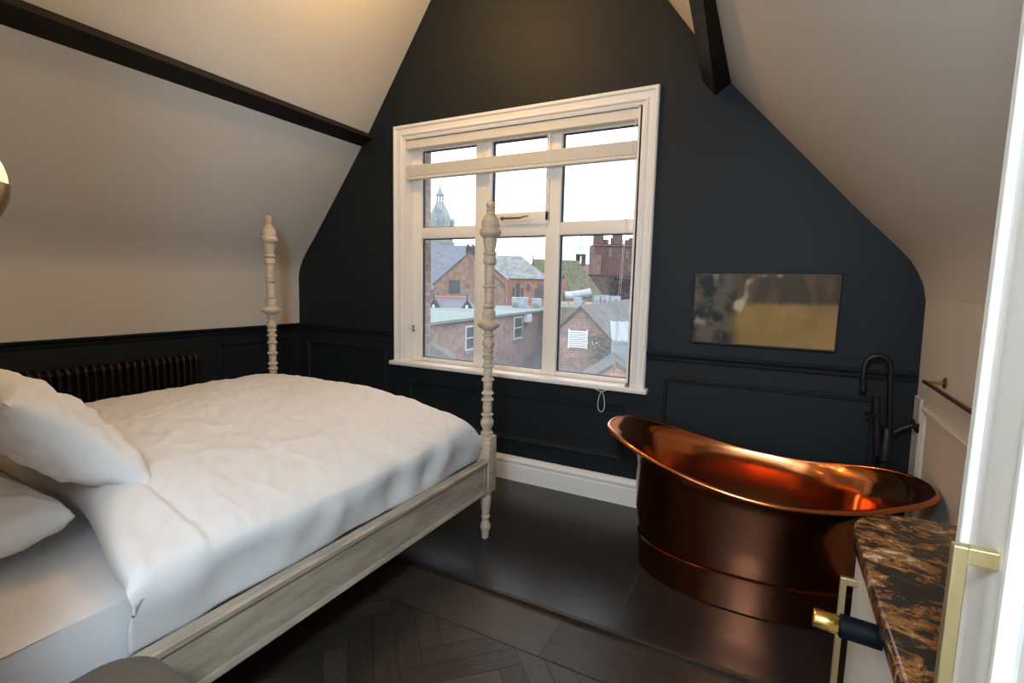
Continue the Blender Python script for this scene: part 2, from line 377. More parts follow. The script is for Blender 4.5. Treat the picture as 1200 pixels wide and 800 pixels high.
px = [(-2.610,-2.100),(-1.960,-1.512),(-1.402,-.887)]
mb = MB()
for a, b_ in ((-2.700,-2.612),(-2.098,-1.962),(-1.510,-1.404),(-.885,-.860)): mb.box(a, b_, fy, fy+.07, .806, 2.560, bev=.006)
for a, b_ in px:
    for z0_, z1_ in ((.806,.833),(1.802,1.888),(2.489,2.560)): mb.box(a-.003, b_+.003, fy+.002, fy+.07, z0_, z1_, bev=.005)
mb.build('window_frame', M['upvc'], win, smooth=30)
mb = MB(); a, b_ = px[1]                         # opening sash of the middle top light
mb.box(a-.028, b_+.028, fy-.014, fy+.03, 1.880, 1.969, bev=.005); mb.box(a-.028, b_+.028, fy-.014, fy+.03, 2.489, 2.53, bev=.005)
mb.box(a-.028, a-.001, fy-.014, fy+.03, 1.9, 2.5, bev=.005); mb.box(b_+.001, b_+.028, fy-.014, fy+.03, 1.9, 2.5, bev=.005)
mb.build('opening_sash', M['upvc'], win, smooth=30)
mb = MB(); mb.tube([(-1.86, fy-.030, 1.930),(-1.76, fy-.036, 1.927),(-1.70, fy-.036, 1.926),(-1.66, fy-.034, 1.936),(-1.63, fy-.032, 1.938)], [.007,.008,.007,.005,.004], 10)
mb.lathe([(.014,0),(.014,.012),(.008,.02)], (-1.85, fy-.012, 1.930), 14, (0,-1,0)); mb.build('sash_latch', M['oldbrass'], win, smooth=40)
for k, (a, b_) in enumerate(px):
    for z0_, z1_ in ((PZ['b0'],PZ['b1']), (1.971 if k == 1 else PZ['u0'], PZ['u1'])):
        p = MB().box(a, b_, fy+.036, fy+.042, z0_, z1_).build('pane', M['glass'], win)
        # object coordinates of the pane start at its own foot
        off = Vector(((a+b_)/2, fy+.04, z0_)) - WORLD['window_1']
        for v in p.data.vertices: v.co -= off
        p.location = off; WORLD[p.name] = WORLD['window_1'] + off
        g = MB(); 
        for xa, xb in ((a, a+.010),): g.box(xa, xb, fy+.030, fy+.050, z0_, z1_)
        g.box(a, b_, fy+.030, fy+.050, z1_-.006, z1_); g.box(b_-.004, b_, fy+.030, fy+.050, z0_, z1_); g.box(a, b_, fy+.030, fy+.05, z0_, z0_+.004)
        g.build('gasket', M['gasket'], p)
mb = MB()
for z in (1.045, 1.075): mb.box(-2.690, -2.676, fy-.012, fy+.002, z, z+.02, bev=.003)
mb.build('sash_stop', M['oldbrass'], win)
# blind
bl = thing('venetian_blind', (-1.78, YW+.03, 2.2), 'cream slatted venetian blind drawn up into a stack inside the window head', 'blind')
MB().box(-2.698, -.862, YW+.004, YW+.06, 2.492, 2.556, bev=.003).build('headrail', M['blind'], bl)
for k in range(18):
    z = 2.282 + k*.0046
    mb = MB(); mb.box(-2.692, -.868, YW+.006, YW+.058, z, z+.0038); mb.build('slat', M['blind'], bl)
MB().box(-2.692, -.868, YW+.004, YW+.060, 2.258, 2.279, bev=.004).build('bottom_rail', M['blind'], bl)
for x in (-2.55, -2.02, -1.46, -.99):
    mb = MB()
    for y in (YW+.010, YW+.054): mb.tube([(x, y, 2.27),(x, y, 2.50)], .0012, 6)
    mb.build('ladder_cord', M['cord'], bl)
xm = -.905
mb = MB(); yc = YW-.012
mb.tube([(xm+.03, YW-.002, 2.50),(xm+.012, yc-.03, 1.9),(xm-.008, YW-.06, 1.3),(xm-.012, YW-.072, .96)], .0016, 6)
mb.tube([(xm+.026, YW-.002, 2.50),(xm+.006, yc-.03, 1.9),(xm-.022, YW-.06, 1.3),(xm-.016, YW-.072, .96)], .0016, 6)
mb.build('pull_cord', M['cord'], bl)
mb = MB(); mb.lathe([(.003,0),(.011,.004),(.009,.03),(.004,.04)], (xm-.014, YW-.072, .925), 12)
mb.lathe([(.002,0),(.008,.003),(.006,.022),(.003,.03)], (xm-.022, YW-.072, .895), 12)
mb.build('cord_tassel', M['blind'], bl, smooth=40)
mb = MB(); pts = []
for k in range(25):
    t = 2*PI*k/24; pts.append((-1.0 + .022*math.sin(t)*(1-.35*math.cos(t)), YW-.072, .695 - .068*(-math.cos(t))))
mb.tube([(-1.06, YW-.069, .782)] + [(-1.02, YW-.072, .766)] + pts[0:] + [(-.97, YW-.072, .775),(-.955, YW-.069, .784)], .0026, 8)
mb.build('hanging_loop', M['cord'], bl, smooth=60)
MB().lathe([(.014,0),(.016,.004),(.010,.010),(.012,.02),(.004,.024)], (-.845, YW-.035, .8065), 14).build('cord_stop', M['oldbrass'], bl, smooth=40)

# ------------------------------------------------------------------ beams
mb = MB(); A = [(-3.134,2.703),(-3.042,2.605),(-3.183,2.552),(-3.27,2.66)]
mb.loops([[(x+.004*(YW-y), y, z) for x, z in A] for y in (.12, 1.2, 2.2, YW-.002)]); o = mb.build('ceiling_beam', M['beam']); tag(o, 'long black timber purlin crossing the left sloping ceiling above the bed', 'beam')
mb = MB(); A = [(-.493,2.647),(-.422,2.561),(-.326,2.626),(-.375,2.80)]
mb.loops([[(x+.068*(YW-y), y, z) for x, z in A] for y in (-.5, 1.2, 2.2, YW-.002)]); o = mb.build('ceiling_beam', M['beam']); tag(o, 'black timber purlin under the right sloping ceiling, high above the bath', 'beam')

# ------------------------------------------------------------------ bed
BX, BX2, BY, BY0 = -1.405, -3.205, 2.385, .19
bed = thing('four_poster_bed', ((BX+BX2)/2, 1.25, 0), 'distressed cream wooden bed with turned spindle posts and panelled rails', 'bed')
post = [(.015,0),(.019,.004),(.021,.02),(.020,.035),(.026,.055),(.031,.068),(.030,.082),(.022,.098),(.018,.112),(.020,.122),(.026,.128),(.026,.135),(.021,.142),(.024,.17),(.029,.215),(.031,.242),(.027,.252),(.030,.258),(.031,.268),(.026,.275),(.026,.285)]
post_up = [(.028,.60),(.030,.606),(.034,.614),(.034,.625),(.028,.634),(.031,.65),(.036,.668),(.036,.69),(.031,.708),(.028,.716),(.034,.722),(.034,.73),(.028,.737),(.031,.765),(.028,.80),
  (.034,.806),(.034,.816),(.028,.823),(.028,.838),(.034,.843),(.034,.852),(.028,.858),(.030,.90),(.029,.912),(.035,.918),(.035,.928),(.029,.934),(.030,.985),(.029,.990),(.034,.996),(.034,1.005),(.029,1.010),(.029,1.04),
  (.034,1.046),(.034,1.054),(.029,1.060),(.028,1.078),(.033,1.084),(.033,1.092),(.029,1.098),(.034,1.118),(.035,1.135),(.031,1.155),(.029,1.163),(.034,1.168),(.034,1.175),(.029,1.181),(.028,1.196),
  (.036,1.203),(.052,1.213),(.062,1.224),(.064,1.233),(.060,1.243),(.046,1.253),(.036,1.259),(.035,1.275),(.037,1.29),(.033,1.308),(.030,1.318),(.035,1.324),(.035,1.332),(.030,1.338),(.032,1.39),(.031,1.428),
  (.035,1.434),(.035,1.442),(.031,1.448),(.032,1.53),(.031,1.553),(.036,1.560),(.037,1.575),(.033,1.592),(.031,1.60),(.036,1.608),(.036,1.618),(.032,1.625),(.033,1.655),(.037,1.685),(.038,1.698),
  (.046,1.702),(.055,1.712),(.059,1.726),(.057,1.738),(.048,1.745),(.047,1.750),(.050,1.765),(.047,1.785),(.038,1.805),(.028,1.822),(.022,1.832),(.0215,1.836),(.026,1.840),(.026,1.845),(.019,1.850),(.023,1.857),(.0255,1.868),(.023,1.879),(.014,1.888),(.002,1.892)]
for x, y, dz in ((BX,BY,0),(BX2,BY,0),(BX,BY0,floor_z),(BX2,BY0,floor_z)):
    mb = MB(); pp = [(r, z + (dz if z < .27 else 0)) for r, z in post]
    mb.lathe(pp, (x,y,0), 28); mb.lathe([(r - .0045 if .026 < r < .0325 else r, z) for r, z in post_up], (x,y,0), 28); mb.box(x-.042, x+.042, y-.042, y+.042, .283, .605, bev=.007)
    mb.build('bed_post', M['bedwood'], bed, smooth=40)
def rail(x, s):
    mb = MB(); e = x + s*.036   # outer face
    P = [(e-s*.034,.292),(e,.292),(e+s*.004,.298),(e+s*.002,.306),(e-s*.006,.318),(e-s*.006,.444),(e-s*.002,.452),(e+s*.003,.458),(e+s*.004,.474),(e-s*.002,.480),(e-s*.040,.480)]
    mb.loops([[(a, y, z) for a, z in P] for y in (BY0+.043, BY-.043)])
    for y in (BY-.060, BY0+.060): mb.box(min(e-s*.02, e-s*.002), max(e-s*.02, e-s*.002), y-.016, y+.016, .30, .47)
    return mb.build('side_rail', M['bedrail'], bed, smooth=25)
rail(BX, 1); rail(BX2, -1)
MB().box(BX2+.043, BX-.043, BY-.02, BY+.03, .292, .48, bev=.006).build('foot_rail', M['bedwood'], bed)
mb = MB(); mb.box(BX2+.043, BX-.043, BY0-.02, BY0+.02, .30, 1.15, bev=.008); mb.tube([(BX2+.043,BY0,1.17),(BX-.043,BY0,1.17)], .035, 14); mb.build('headboard', M['bedwood'], bed, smooth=40)
mb = MB(); mb.box(BX2+.05, BX-.05, BY0+.03, BY-.03, .33, .365); mb.build('slat_base', M['bedwood'], bed)
# mattress
mb = MB(); mb.box(BX2+.075, BX-.062, BY0+.05, BY-.07, .366, .612)
bmesh.ops.subdivide_edges(mb.bm, edges=mb.bm.edges[:], cuts=1)
for _ in range(5):
    es = [e for e in mb.bm.edges if e.calc_length() > .035]
    if es: bmesh.ops.subdivide_edges(mb.bm, edges=es, cuts=1, use_grid_fill=True)
cx, cy, cz = (BX2+BX+.013)/2, (BY0+BY-.02)/2, .489; hx, hy, hz = (BX-.062-BX2-.075)/2, (BY-BY0-.12)/2, .123; rr = .045
for v in mb.bm.verts:
    p = v.co; d = [p.x-cx, p.y-cy, p.z-cz]; h_ = [hx, hy, hz]
    q_ = [max(-(h_[i]-rr), min(h_[i]-rr, d[i])) for i in range(3)]; e = Vector([d[i]-q_[i] for i in range(3)])
    if e.length > 1e-6:
        n_ = e.normalized(); k = max(abs(e.x), abs(e.y), abs(e.z)); p2 = Vector(q_) + n_*min(rr, max(k, 0)) ; v.co = Vector((cx,cy,cz)) + p2
        if n_.x > .5:   # sheet pulled over the side: soft sags
            v.co.x += .011*math.sin(v.co.z*62 + v.co.y*4 + 2*noise.noise(v.co*2.2))*(.35+noise.noise(v.co*3.1)*1.4)
o = mb.build('mattress', M['linen'], smooth=60); tag(o, 'thick mattress in a smooth white fitted sheet, bare beside the pillows', 'mattress')
# duvet
cross = [(-1.424,.468),(-1.420,.50),(-1.412,.545),(-1.400,.60),(-1.398,.645),(-1.410,.690),(-1.450,.730),(-1.52,.757),(-1.62,.778),(-1.80,.802),(-2.1,.828),(-2.5,.842),(-2.85,.836),(-3.02,.818),(-3.12,.79),(-3.18,.75),(-3.205,.70),(-3.21,.63),(-3.20,.56),(-3.192,.50),(-3.188,.47)]
cl = [0]
for a, b_ in zip(cross, cross[1:]): cl.append(cl[-1] + math.dist(a, b_))
NU, NV = 190, 170
def cross_at(s):
    s *= cl[-1]
    return sm_interp(list(zip(cl, [c[0] for c in cross])), s), sm_interp(list(zip(cl, [c[1] for c in cross])), s)
def head_y(x): return sm_interp([(-3.3,.80),(-2.6,.78),(-2.03,.745),(-1.75,.69),(-1.55,.635),(-1.42,.615),(-1.2,.615)], x)
YF = 2.318
rows = []
CR = [cross_at(i/NU) for i in range(NU+1)]
def duv(x, z, y, s):
    hz_ = max(0, min(1, (z-.60)/.15))
    # near the foot: rounds over and drops inside the foot rail
    k = max(0, (y-(YF-.16))/.16); k = min(k, 1)
    drop = (1-math.sqrt(max(0, 1-k*k)))*.15
    z2 = z - drop*hz_
    edge = max(0, 1-abs(x+1.42)/.30)
    z2 -= edge*.045*math.exp(-((y-1.45)/.55)**2)*hz_           # hangs lower half way along
    z2 -= .05*math.exp(-((y-.70)/.16)**2)*hz_*(1 if x > -1.9 else max(0, 1+(x+1.9)/.5))
    z2 += .018*hz_*max(0, min(1, (.835-y)/.012))
    p = Vector((x, y, 0))
    w = noise.noise(Vector((x*2.0, y*1.8, 3.1)))*.014 + noise.noise(Vector((x*5+y*3, y*6-x*2, 1.7)))*.008 + noise.noise(Vector((x*9-y*7, y*22+x*16, 5.7)))*.0070*(.5+max(0, noise.noise(Vector((x*2, y*2, 7.7)))+.4))
    w += noise.noise(Vector((x*40+y*12, y*34, 2.2)))*.0018
    ridge = 1-abs(noise.noise(Vector((x*3.2+y*1.5, y*5.5-x*2.2, 9.2)))); w += .004*max(0, ridge-.88)/.12
    z2 += w*hz_
    xs = 0
    if z < .70 and x > -2:
        f = (1-hz_)
        fold = math.sin(y*26 + 3*noise.noise(Vector((y*2.1, z*3, 0))))*.5 + noise.noise(Vector((y*9, z*4, 4)))*1.0
        xs = (.008 + .012*math.exp(-((y-1.9)/.35)**2))*fold*min(1, (z-.45)/.1)*f + .018*noise.noise(Vector((y*3, z*6, 8)))*f
        if z < .53: xs += 0; 
    return Vector((x + xs - .002, y, z2))
def lowedge(y): return .012*noise.noise(Vector((y*2.3, 0, 0))) + .010*noise.noise(Vector((y*7, 3, 0)))
for j in range(NV+1):
    row = []
    for i, (x, z) in enumerate(CR):
        y0_ = head_y(x); t = max(0, (j-3)/(NV-3)); y = y0_ + .05 + (YF-y0_-.05)*t
        p = duv(x, z, y, i/NU)
        if z < .52 and x > -2: p.z += lowedge(y)*(.52-z)/.05
        if j < 3 and True:
            top = p.z; zt = .618
            yy = (y0_+.035, y0_, y0_+.015)[j]
            kk = max(0, min(1, (top-.56)/.09)); yy = yy*kk + (1-kk)*(y0_, y0_+.012, y0_+.03)[j]; p.y = yy + .008*noise.noise(Vector((x*5, z*6, 2)))
            if top > zt: p.z = zt + (top-zt)*(.0, .45, .85)[j]
        row.append(p)
    rows.append(row)
mb = MB(); V = [[mb.bm.verts.new(p) for p in r_] for r_ in rows]
for a, b_ in zip(V, V[1:]):
    for i in range(NU): mb.bm.faces.new([a[i], a[i+1], b_[i+1], b_[i]])
# foot end hem drops inside the foot rail
hem = []
for i, (x, z) in enumerate(CR):
    p = rows[-1][i]; hem.append(mb.bm.verts.new(Vector((p.x, min(p.y+.004, YF+.004), min(p.z, .55) if z > .56 else p.z))))
for i in range(NU): mb.bm.faces.new([V[-1][i], V[-1][i+1], hem[i+1], hem[i]])
o = mb.build('duvet', M['linen'], smooth=80); tag(o, 'rumpled white duvet spread over the bed, side hanging over the rail', 'duvet')
md = o.modifiers.new('thickness', 'SOLIDIFY'); md.thickness = .005; md.offset = -1
# sewn line of the turned-down band
# pillows
def pillow(name, c, ax, ay, L, W, T, seed, label, ex=.47, rnd=.0):
    ax = Vector(ax).normalized(); ay = Vector(ay); ay = (ay - ax*ay.dot(ax)).normalized(); az = ax.cross(ay); c = Vector(c)
    mb = MB(); NX, NY = 60, 44; top, bot = [], []
    for side, S_ in ((1, top), (-1, bot)):
        for j in range(NY+1):
            r_ = []
            for i in range(NX+1):
                u = -1+2*i/NX; v = -1+2*j/NY
                pin = 1 - .06*(1-abs(u)**2)*abs(v)**6 ; pin2 = 1 - .05*(1-abs(v)**2)*abs(u)**6
                prof_ = (max(0, (1-abs(u)**2.6))*max(0, (1-abs(v)**2.6)))**ex
                cor = 1 + .05*(abs(u)*abs(v))**8 - rnd*(abs(u)*abs(v))**4
                X = u*L/2*pin2*cor; Y = v*W/2*pin*cor
                nz = noise.noise(Vector((u*2.2+seed, v*2.2, seed)))*.026 + noise.noise(Vector((u*4+v*3+seed, v*5-u*2, seed+3)))*.014 + noise.noise(Vector((u*9+v*9+seed, v*6-u*4, seed+5)))*.006
                # creases running in from the corners
                cr_ = .010*math.sin(14*math.atan2(abs(v)-.98, abs(u)-.98)+seed)*max(0, (abs(u)*abs(v))**1.5-.08)
                Z = side*(T/2*prof_) + (nz*prof_ + cr_*prof_**.5)*(1 if side > 0 else .9)
                r_.append(c + ax*X + ay*Y + az*Z)
            S_.append(r_)
    for S_ in (top, bot):
        V = [[mb.bm.verts.new(p) for p in r_] for r_ in S_]
        for a, b_ in zip(V, V[1:]):
            for i in range(NX): mb.bm.faces.new([a[i], a[i+1], b_[i+1], b_[i]])
    bmesh.ops.remove_doubles(mb.bm, verts=mb.bm.verts[:], dist=.0008)
    o = mb.build(name, M['pillowcase'], smooth=80)
    return tag(o, label, 'pillow', None)
pillow('pillow', (-2.17,.455,.712), (1,.06,.0), (0,1,.06), .74, .45, .185, 1.3, 'lower plump white pillow lying on the fitted sheet under the other pillow', .42, .13)
pillow('pillow', (-2.125,.70,.955), (1,-.02,-.05), (-.05,.70,-.72), .73, .49, .215, 4.1, 'upper plump white pillow leaning over the other, corner resting on the duvet')

# ------------------------------------------------------------------ radiator
N = 22; ya, yb = 1.235, 2.245; xr = XL+.085
rad = thing('column_radiator', (xr, (ya+yb)/2, .12), 'dark bronze column radiator on the navy wall behind the bed', 'radiator')
for k in range(N):
    y = ya + (yb-ya)*(k+.5)/N; mb = MB()
    for dx in (-.032, .032):
        mb.tube([(xr+dx, y, .185),(xr+dx, y, .835)], .0125, 10)
    arc = [(xr+.032*math.cos(t), y, .835+.030*math.sin(t)) for t in [PI*i/8 for i in range(9)]]
    mb.tube(arc, .0145, 10); mb.tube([(xr+.032*math.cos(t), y, .185-.030*math.sin(t)) for t in [PI*i/8 for i in range(9)]], .0145, 10)
    mb.tube([(xr, y-.0215, .835),(xr, y+.0215, .835)], .019, 12); mb.tube([(xr, y-.0215, .185),(xr, y+.0215, .185)], .019, 12)
    mb.build('radiator_column', M['rad'], rad, smooth=50)
mb = MB(); mb.tube([(xr, ya-.055, .835),(xr, ya, .835)], .008, 10); mb.build('bleed_valve', M['oldbrass'], rad, smooth=40)
for y in (ya+.06, yb-.06):
    mb = MB(); mb.box(XL, xr, y-.01, y+.01, .5, .53); mb.build('wall_bracket', M['black'], rad)

# ------------------------------------------------------------------ bath
BC = (-.07, 2.69)
rimz = [(-.80,.712),(-.70,.694),(-.58,.663),(-.46,.632),(-.34,.602),(-.15,.565),(0,.549),(.17,.551),(.34,.573),(.46,.595),(.56,.608),(.66,.614)]
NS = 96
def ell(a, b_, t, n=2.35, left=None):
    ca, sa = math.cos(t), math.sin(t)
    a_ = left if (left and ca < 0) else a
    return (BC[0] + a_*math.copysign(abs(ca)**(2/n), ca), BC[1] + b_*math.copysign(abs(sa)**(2/n), sa))
def ring(a, left, b_, zf, n=2.35):
    return [(lambda p: Vector((p[0], p[1], zf(p[0]))))(ell(a, b_, 2*PI*k/NS, n, left)) for k in range(NS)]
# rim runs x -.79 .. .63 ; body about -.62 .. .47
def rz(x): return sm_interp(rimz, x)
def blend(fr, z0=.15):   # height as a fraction between z0 and the rim above the same angle
    return fr
rimL = [ell(.715, .365, 2*PI*k/NS, 2.2, .72) for k in range(NS)]
RZ = [rz(p[0]) for p in rimL]
def lvl(a, left, b_, zfun, n=2.35): return [Vector((*ell(a, b_, 2*PI*k/NS, n, left), zfun(k))) for k in range(NS)]
tub = thing('bath', (BC[0], BC[1], 0), 'freestanding copper slipper bath with rolled rim in the corner by the picture', 'bath')
mb = MB()
out = [lvl(.515,.520,.312, lambda k: .165), lvl(.530,.545,.326, lambda k: .30), lvl(.545,.555,.334, lambda k: RZ[k]-.145), lvl(.575,.580,.342, lambda k: RZ[k]-.075), lvl(.625,.640,.352, lambda k: RZ[k]-.030), lvl(.697,.700,.363, lambda k: RZ[k]-.010)]
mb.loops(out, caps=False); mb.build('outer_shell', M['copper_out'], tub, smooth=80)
mb = MB()
inn = [lvl(.698,.702,.352, lambda k: RZ[k]+.006), lvl(.668,.668,.347, lambda k: RZ[k]-.006), lvl(.600,.618,.341, lambda k: RZ[k]-.030), lvl(.555,.572,.336, lambda k: RZ[k]-.075), lvl(.525,.535,.328, lambda k: RZ[k]-.15), lvl(.500,.490,.305, lambda k: .28), lvl(.46,.44,.27, lambda k: .185), lvl(.39,.37,.21, lambda k: .148), lvl(.20,.20,.10, lambda k: .135)]
mb.loops(inn, caps=False); mb.face([v.co.copy() for v in mb.bm.verts[-NS:]]) if False else None
mb.bm.verts.ensure_lookup_table(); mb.bm.faces.new(mb.bm.verts[-NS:])
mb.build('inner_shell', M['copper_in'], tub, smooth=80)
mb = MB(); L = []
for q_ in range(12):
    t = 2*PI*q_/12; dr, dz = .0125*math.cos(t), .0125*math.sin(t)
    L.append(lvl(.708+dr,.712+dr,.362+dr, lambda k: RZ[k]+dz-.002, 2.3))
L.append(L[0]); mb.loops(L, caps=False); bmesh.ops.remove_doubles(mb.bm, verts=mb.bm.verts[:], dist=.0003); mb.build('rolled_rim', M['copper'], tub, smooth=80)
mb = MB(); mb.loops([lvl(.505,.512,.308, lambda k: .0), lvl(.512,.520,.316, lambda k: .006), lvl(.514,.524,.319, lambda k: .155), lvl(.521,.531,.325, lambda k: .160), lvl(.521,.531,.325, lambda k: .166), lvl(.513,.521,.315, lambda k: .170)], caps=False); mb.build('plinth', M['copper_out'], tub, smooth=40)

# ------------------------------------------------------------------ bath tap
TY = 3.09; k_ = TY/3.0
def tp(x, z, dy=0): return (x*k_, TY+dy, H-(H-z)*k_)
tap = thing('bath_tap', (.525, TY, 0), 'tall black freestanding bath filler with gooseneck spout behind the copper bath', 'tap')
arc = [tp(.441+.053*math.cos(t), 1.085+.060*math.sin(t)) for t in [PI*i/12 for i in range(13)]]
mb = MB(); mb.tube([tp(.520,.60), tp(.510,.85), tp(.497,1.02)] + arc + [tp(.386,1.03), tp(.392,.975)], .0135, 12); mb.lathe([(.017,0),(.017,.03)], tp(.392,.968), 12); mb.build('spout', M['black'], tap, smooth=50)
mb = MB(); xb, _, zb_ = tp(.505,.70); mb.lathe([(.06,0),(.06,.012),(.024,.02),(.024,.60),(.034,.61),(.034,.70),(.028,.72),(.028,.76),(.02,.775)], (xb, TY, 0), 20); mb.build('column', M['black'], tap, smooth=40)
mb = MB(); mb.tube([tp(.470,.66,-.03), tp(.458,.80,-.03), tp(.446,.90,-.03)], .016, 12); mb.tube([tp(.446,.90,-.03), tp(.444,.945,-.03)], .018, 12)
mb.tube([tp(.47,.80,-.03), tp(.505,.80,0)], .012, 10); mb.tube([tp(.452,.84,-.03), tp(.425,.865,-.05), tp(.405,.862,-.06)], [.014,.012,.010], 10); mb.build('hand_shower', M['black'], tap, smooth=50)
mb = MB(); mb.tube([tp(.505,.755), tp(.56,.80), tp(.60,.822)], .013, 10); mb.tube([tp(.598,.85), tp(.606,.82), tp(.625,.79)], .009, 8); mb.tube([tp(.59,.815), tp(.628,.822)], .011, 8); mb.build('lever', M['black'], tap, smooth=50)
mb = MB(); pts = []
for i in range(15):
    t = i/14; pts.append(tp(.47 - .05*math.sin(PI*t), .66 - .42*math.sin(PI*t) + .0*t, -.03+.02*t))
mb.tube([(p[0], p[1]+.02, p[2]) for p in pts], .007, 8); mb.build('hose', M['black'], tap, smooth=60)

# ------------------------------------------------------------------ picture
m, nt, b = nodes_mat('plain_ochre_canvas')
tc = nt.nodes.new('ShaderNodeTexCoord')
def rnd(scale, p0, p1, det=2, st=(1,1,1)):
    mp = nt.nodes.new('ShaderNodeMapping'); mp.inputs['Scale'].default_value = st; nt.links.new(tc.outputs['Object'], mp.inputs[0])
    n = nt.nodes.new('ShaderNodeTexNoise'); n.inputs['Scale'].default_value = scale; n.inputs['Detail'].default_value = det; nt.links.new(mp.outputs[0], n.inputs['Vector'])
    r = nt.nodes.new('ShaderNodeMapRange'); r.interpolation_type = 'SMOOTHSTEP'; r.inputs['From Min'].default_value = p0; r.inputs['From Max'].default_value = p1; nt.links.new(n.outputs['Fac'], r.inputs['Value']); return r.outputs[0]
def lin(axis, a, b_, wob=.0):
    s = nt.nodes.new('ShaderNodeSeparateXYZ'); nt.links.new(tc.outputs['Object'], s.inputs[0])
    v = s.outputs[axis]
    if wob:
        n = nt.nodes.new('ShaderNodeTexNoise'); n.inputs['Scale'].default_value = 9; nt.links.new(tc.outputs['Object'], n.inputs['Vector'])
        k = nt.nodes.new('ShaderNodeMath'); k.operation = 'MULTIPLY_ADD'; k.inputs[1].default_value = wob; nt.links.new(n.outputs['Fac'], k.inputs[0]); nt.links.new(v, k.inputs[2]); v = k.outputs[0]
    r = nt.nodes.new('ShaderNodeMapRange'); r.interpolation_type = 'SMOOTHSTEP'; r.inputs['From Min'].default_value = a; r.inputs['From Max'].default_value = b_; nt.links.new(v, r.inputs['Value']); return r.outputs[0]
def mixc(f, A, B):
    x = nt.nodes.new('ShaderNodeMix'); x.data_type = 'RGBA'
    nt.links.new(f, x.inputs['Factor'])
    for s_, v in (('A', A), ('B', B)):
        if isinstance(v, tuple): x.inputs[s_].default_value = (*v, 1)
        else: nt.links.new(v, x.inputs[s_])
    return x.outputs['Result']
def mul(a, b_):
    k = nt.nodes.new('ShaderNodeMath'); k.operation = 'MULTIPLY'; nt.links.new(a, k.inputs[0]); nt.links.new(b_, k.inputs[1]); return k.outputs[0]
base = mixc(rnd(5, .35, .7), (.24,.145,.045), (.33,.20,.06))
topb = mixc(rnd(7, .4, .65, 3, (2,1,.6)), (.050,.034,.018), (.105,.062,.028))
c_ = mixc(lin('Z', .245, .285, .03), base, topb)
lefty = mixc(rnd(9, .42, .62, 3), (.012,.013,.015), (.10,.085,.06))
c_ = mixc(lin('X', -.07, -.16, .05), c_, lefty)
c_ = mixc(mul(rnd(8, .60, .70, 1, (1,1,.7)), lin('Z', .09, .16)), c_, (.42,.38,.27))
nt.links.new(c_, b.inputs['Base Color']); b.inputs['Roughness'].default_value = .5; b.inputs['Specular IOR Level'].default_value = .2; M['canvas'] = m
pic = thing('framed_picture', (-.093, YW-.02, 1.125), 'wide ochre and brown picture hanging on the navy wall above the bath', 'picture')
tilt = lambda x, z, d: (x, YW-d, z + .006*(x+.46))
px0, px1, pz0, pz1 = -.466, .280, 1.124, 1.545
mb = MB(); mb.box(px0, px1, YW-.040, YW-.001, pz0, pz1, bev=.003); mb.build('frame', M['black'], pic)
cv = MB(); cv.box(px0+.008, px1-.008, YW-.0425, YW-.0395, pz0+.012, pz1-.008); cv.build('canvas', M['canvas'], pic)

# ------------------------------------------------------------------ towel rail
tr_ = thing('towel_rail', (XR-.07, 2.3, 1.06), 'slim antique brass towel rail on the pale right wall', 'towel rail')
MB().tube([(.583, 2.80, 1.066),(.583, 1.90, 1.066)], .0085, 12).build('bar', M['oldbrass'], tr_, smooth=50)
for y in (2.775, 1.93):
    mb = MB(); mb.tube([(.583, y, 1.066),(.648, y, 1.068)], .0075, 10); mb.lathe([(.014,0),(.024,.004),(.024,.011)], (wallx(1.068)-.011, y, 1.068), 18, (1,0,0)); mb.build('bracket', M['oldbrass'], tr_, smooth=40)

# ------------------------------------------------------------------ worktop and cabinets
CX = .215
pts = [(.645,.806),(.19,.806)]
for i in range(11):
    t = PI - (PI/2)*i/10; pts.append((.19+.15+.15*math.cos(t), 1.375+.15*math.sin(t)))
pts += [(.645,1.525)]
mb = MB(); mb.prism([(x, y, .862) for x, y in pts], (0,0,.038))
es = [e for e in mb.bm.edges if abs(e.verts[0].co.z-e.verts[1].co.z) < 1e-5]
bmesh.ops.bevel(mb.bm, geom=es, offset=.010, segments=4, profile=.5, affect='EDGES')
o = mb.build('worktop', M['granite'], smooth=40); tag(o, 'polished brown and orange granite worktop with a rounded corner', 'worktop')
bc = thing('base_cabinet', ((CX+XR)/2, 1.16, floor_z), 'low pale cabinet with brass pull under the granite worktop', 'cabinet')
MB().box(CX+.018, .635, .806, 1.49, .08, .861, bev=.002).build('carcass', M['cab'], bc)
MB().box(CX+.06, .635, .806, 1.47, floor_z, .08).build('plinth', M['cab'], bc)
d = MB(); d.box(CX, CX+.017, .812, 1.488, .095, .850, bev=.003); d = d.build('door', M['cab'], bc)
def pull(mb, xf, y, z0, z1, st=.036, w=.012, dep=.014):
    mb.box(xf-st, xf-st+dep, y-w/2, y+w/2, z0, z1, bev=.0015)
    for z in (z0, z1-.018): mb.box(xf-st+dep-.001, xf, y-w/2, y+w/2, z, z+.018, bev=.0015)
h_ = MB(); pull(h_, CX, 1.43, .40, .752); h_.build('handle', M['brass'], d)
for z, lab in ((.800,'upper navy peg with brass end cap below the granite worktop edge'),(.630,'lower navy peg with brass end cap beside the pale base cabinet')):
    pg = thing('navy_peg', (CX, 1.12, z), lab, 'peg')  # navy bar of unknown use, built as a padded peg on the cabinet
    MB().tube([(CX-.0005, 1.12, z),(CX-.068, 1.122, z+.002)], .022, 20).build('padded_bar', M['navypad'], pg, smooth=50)
    mb = MB(); mb.lathe([(.0165,0),(.018,.002),(.018,.042),(.016,.045)], (CX-.068, 1.122, z+.002), 24, (-1,.02,.03)); mb.build('end_cap', M['gold'], pg, smooth=40)
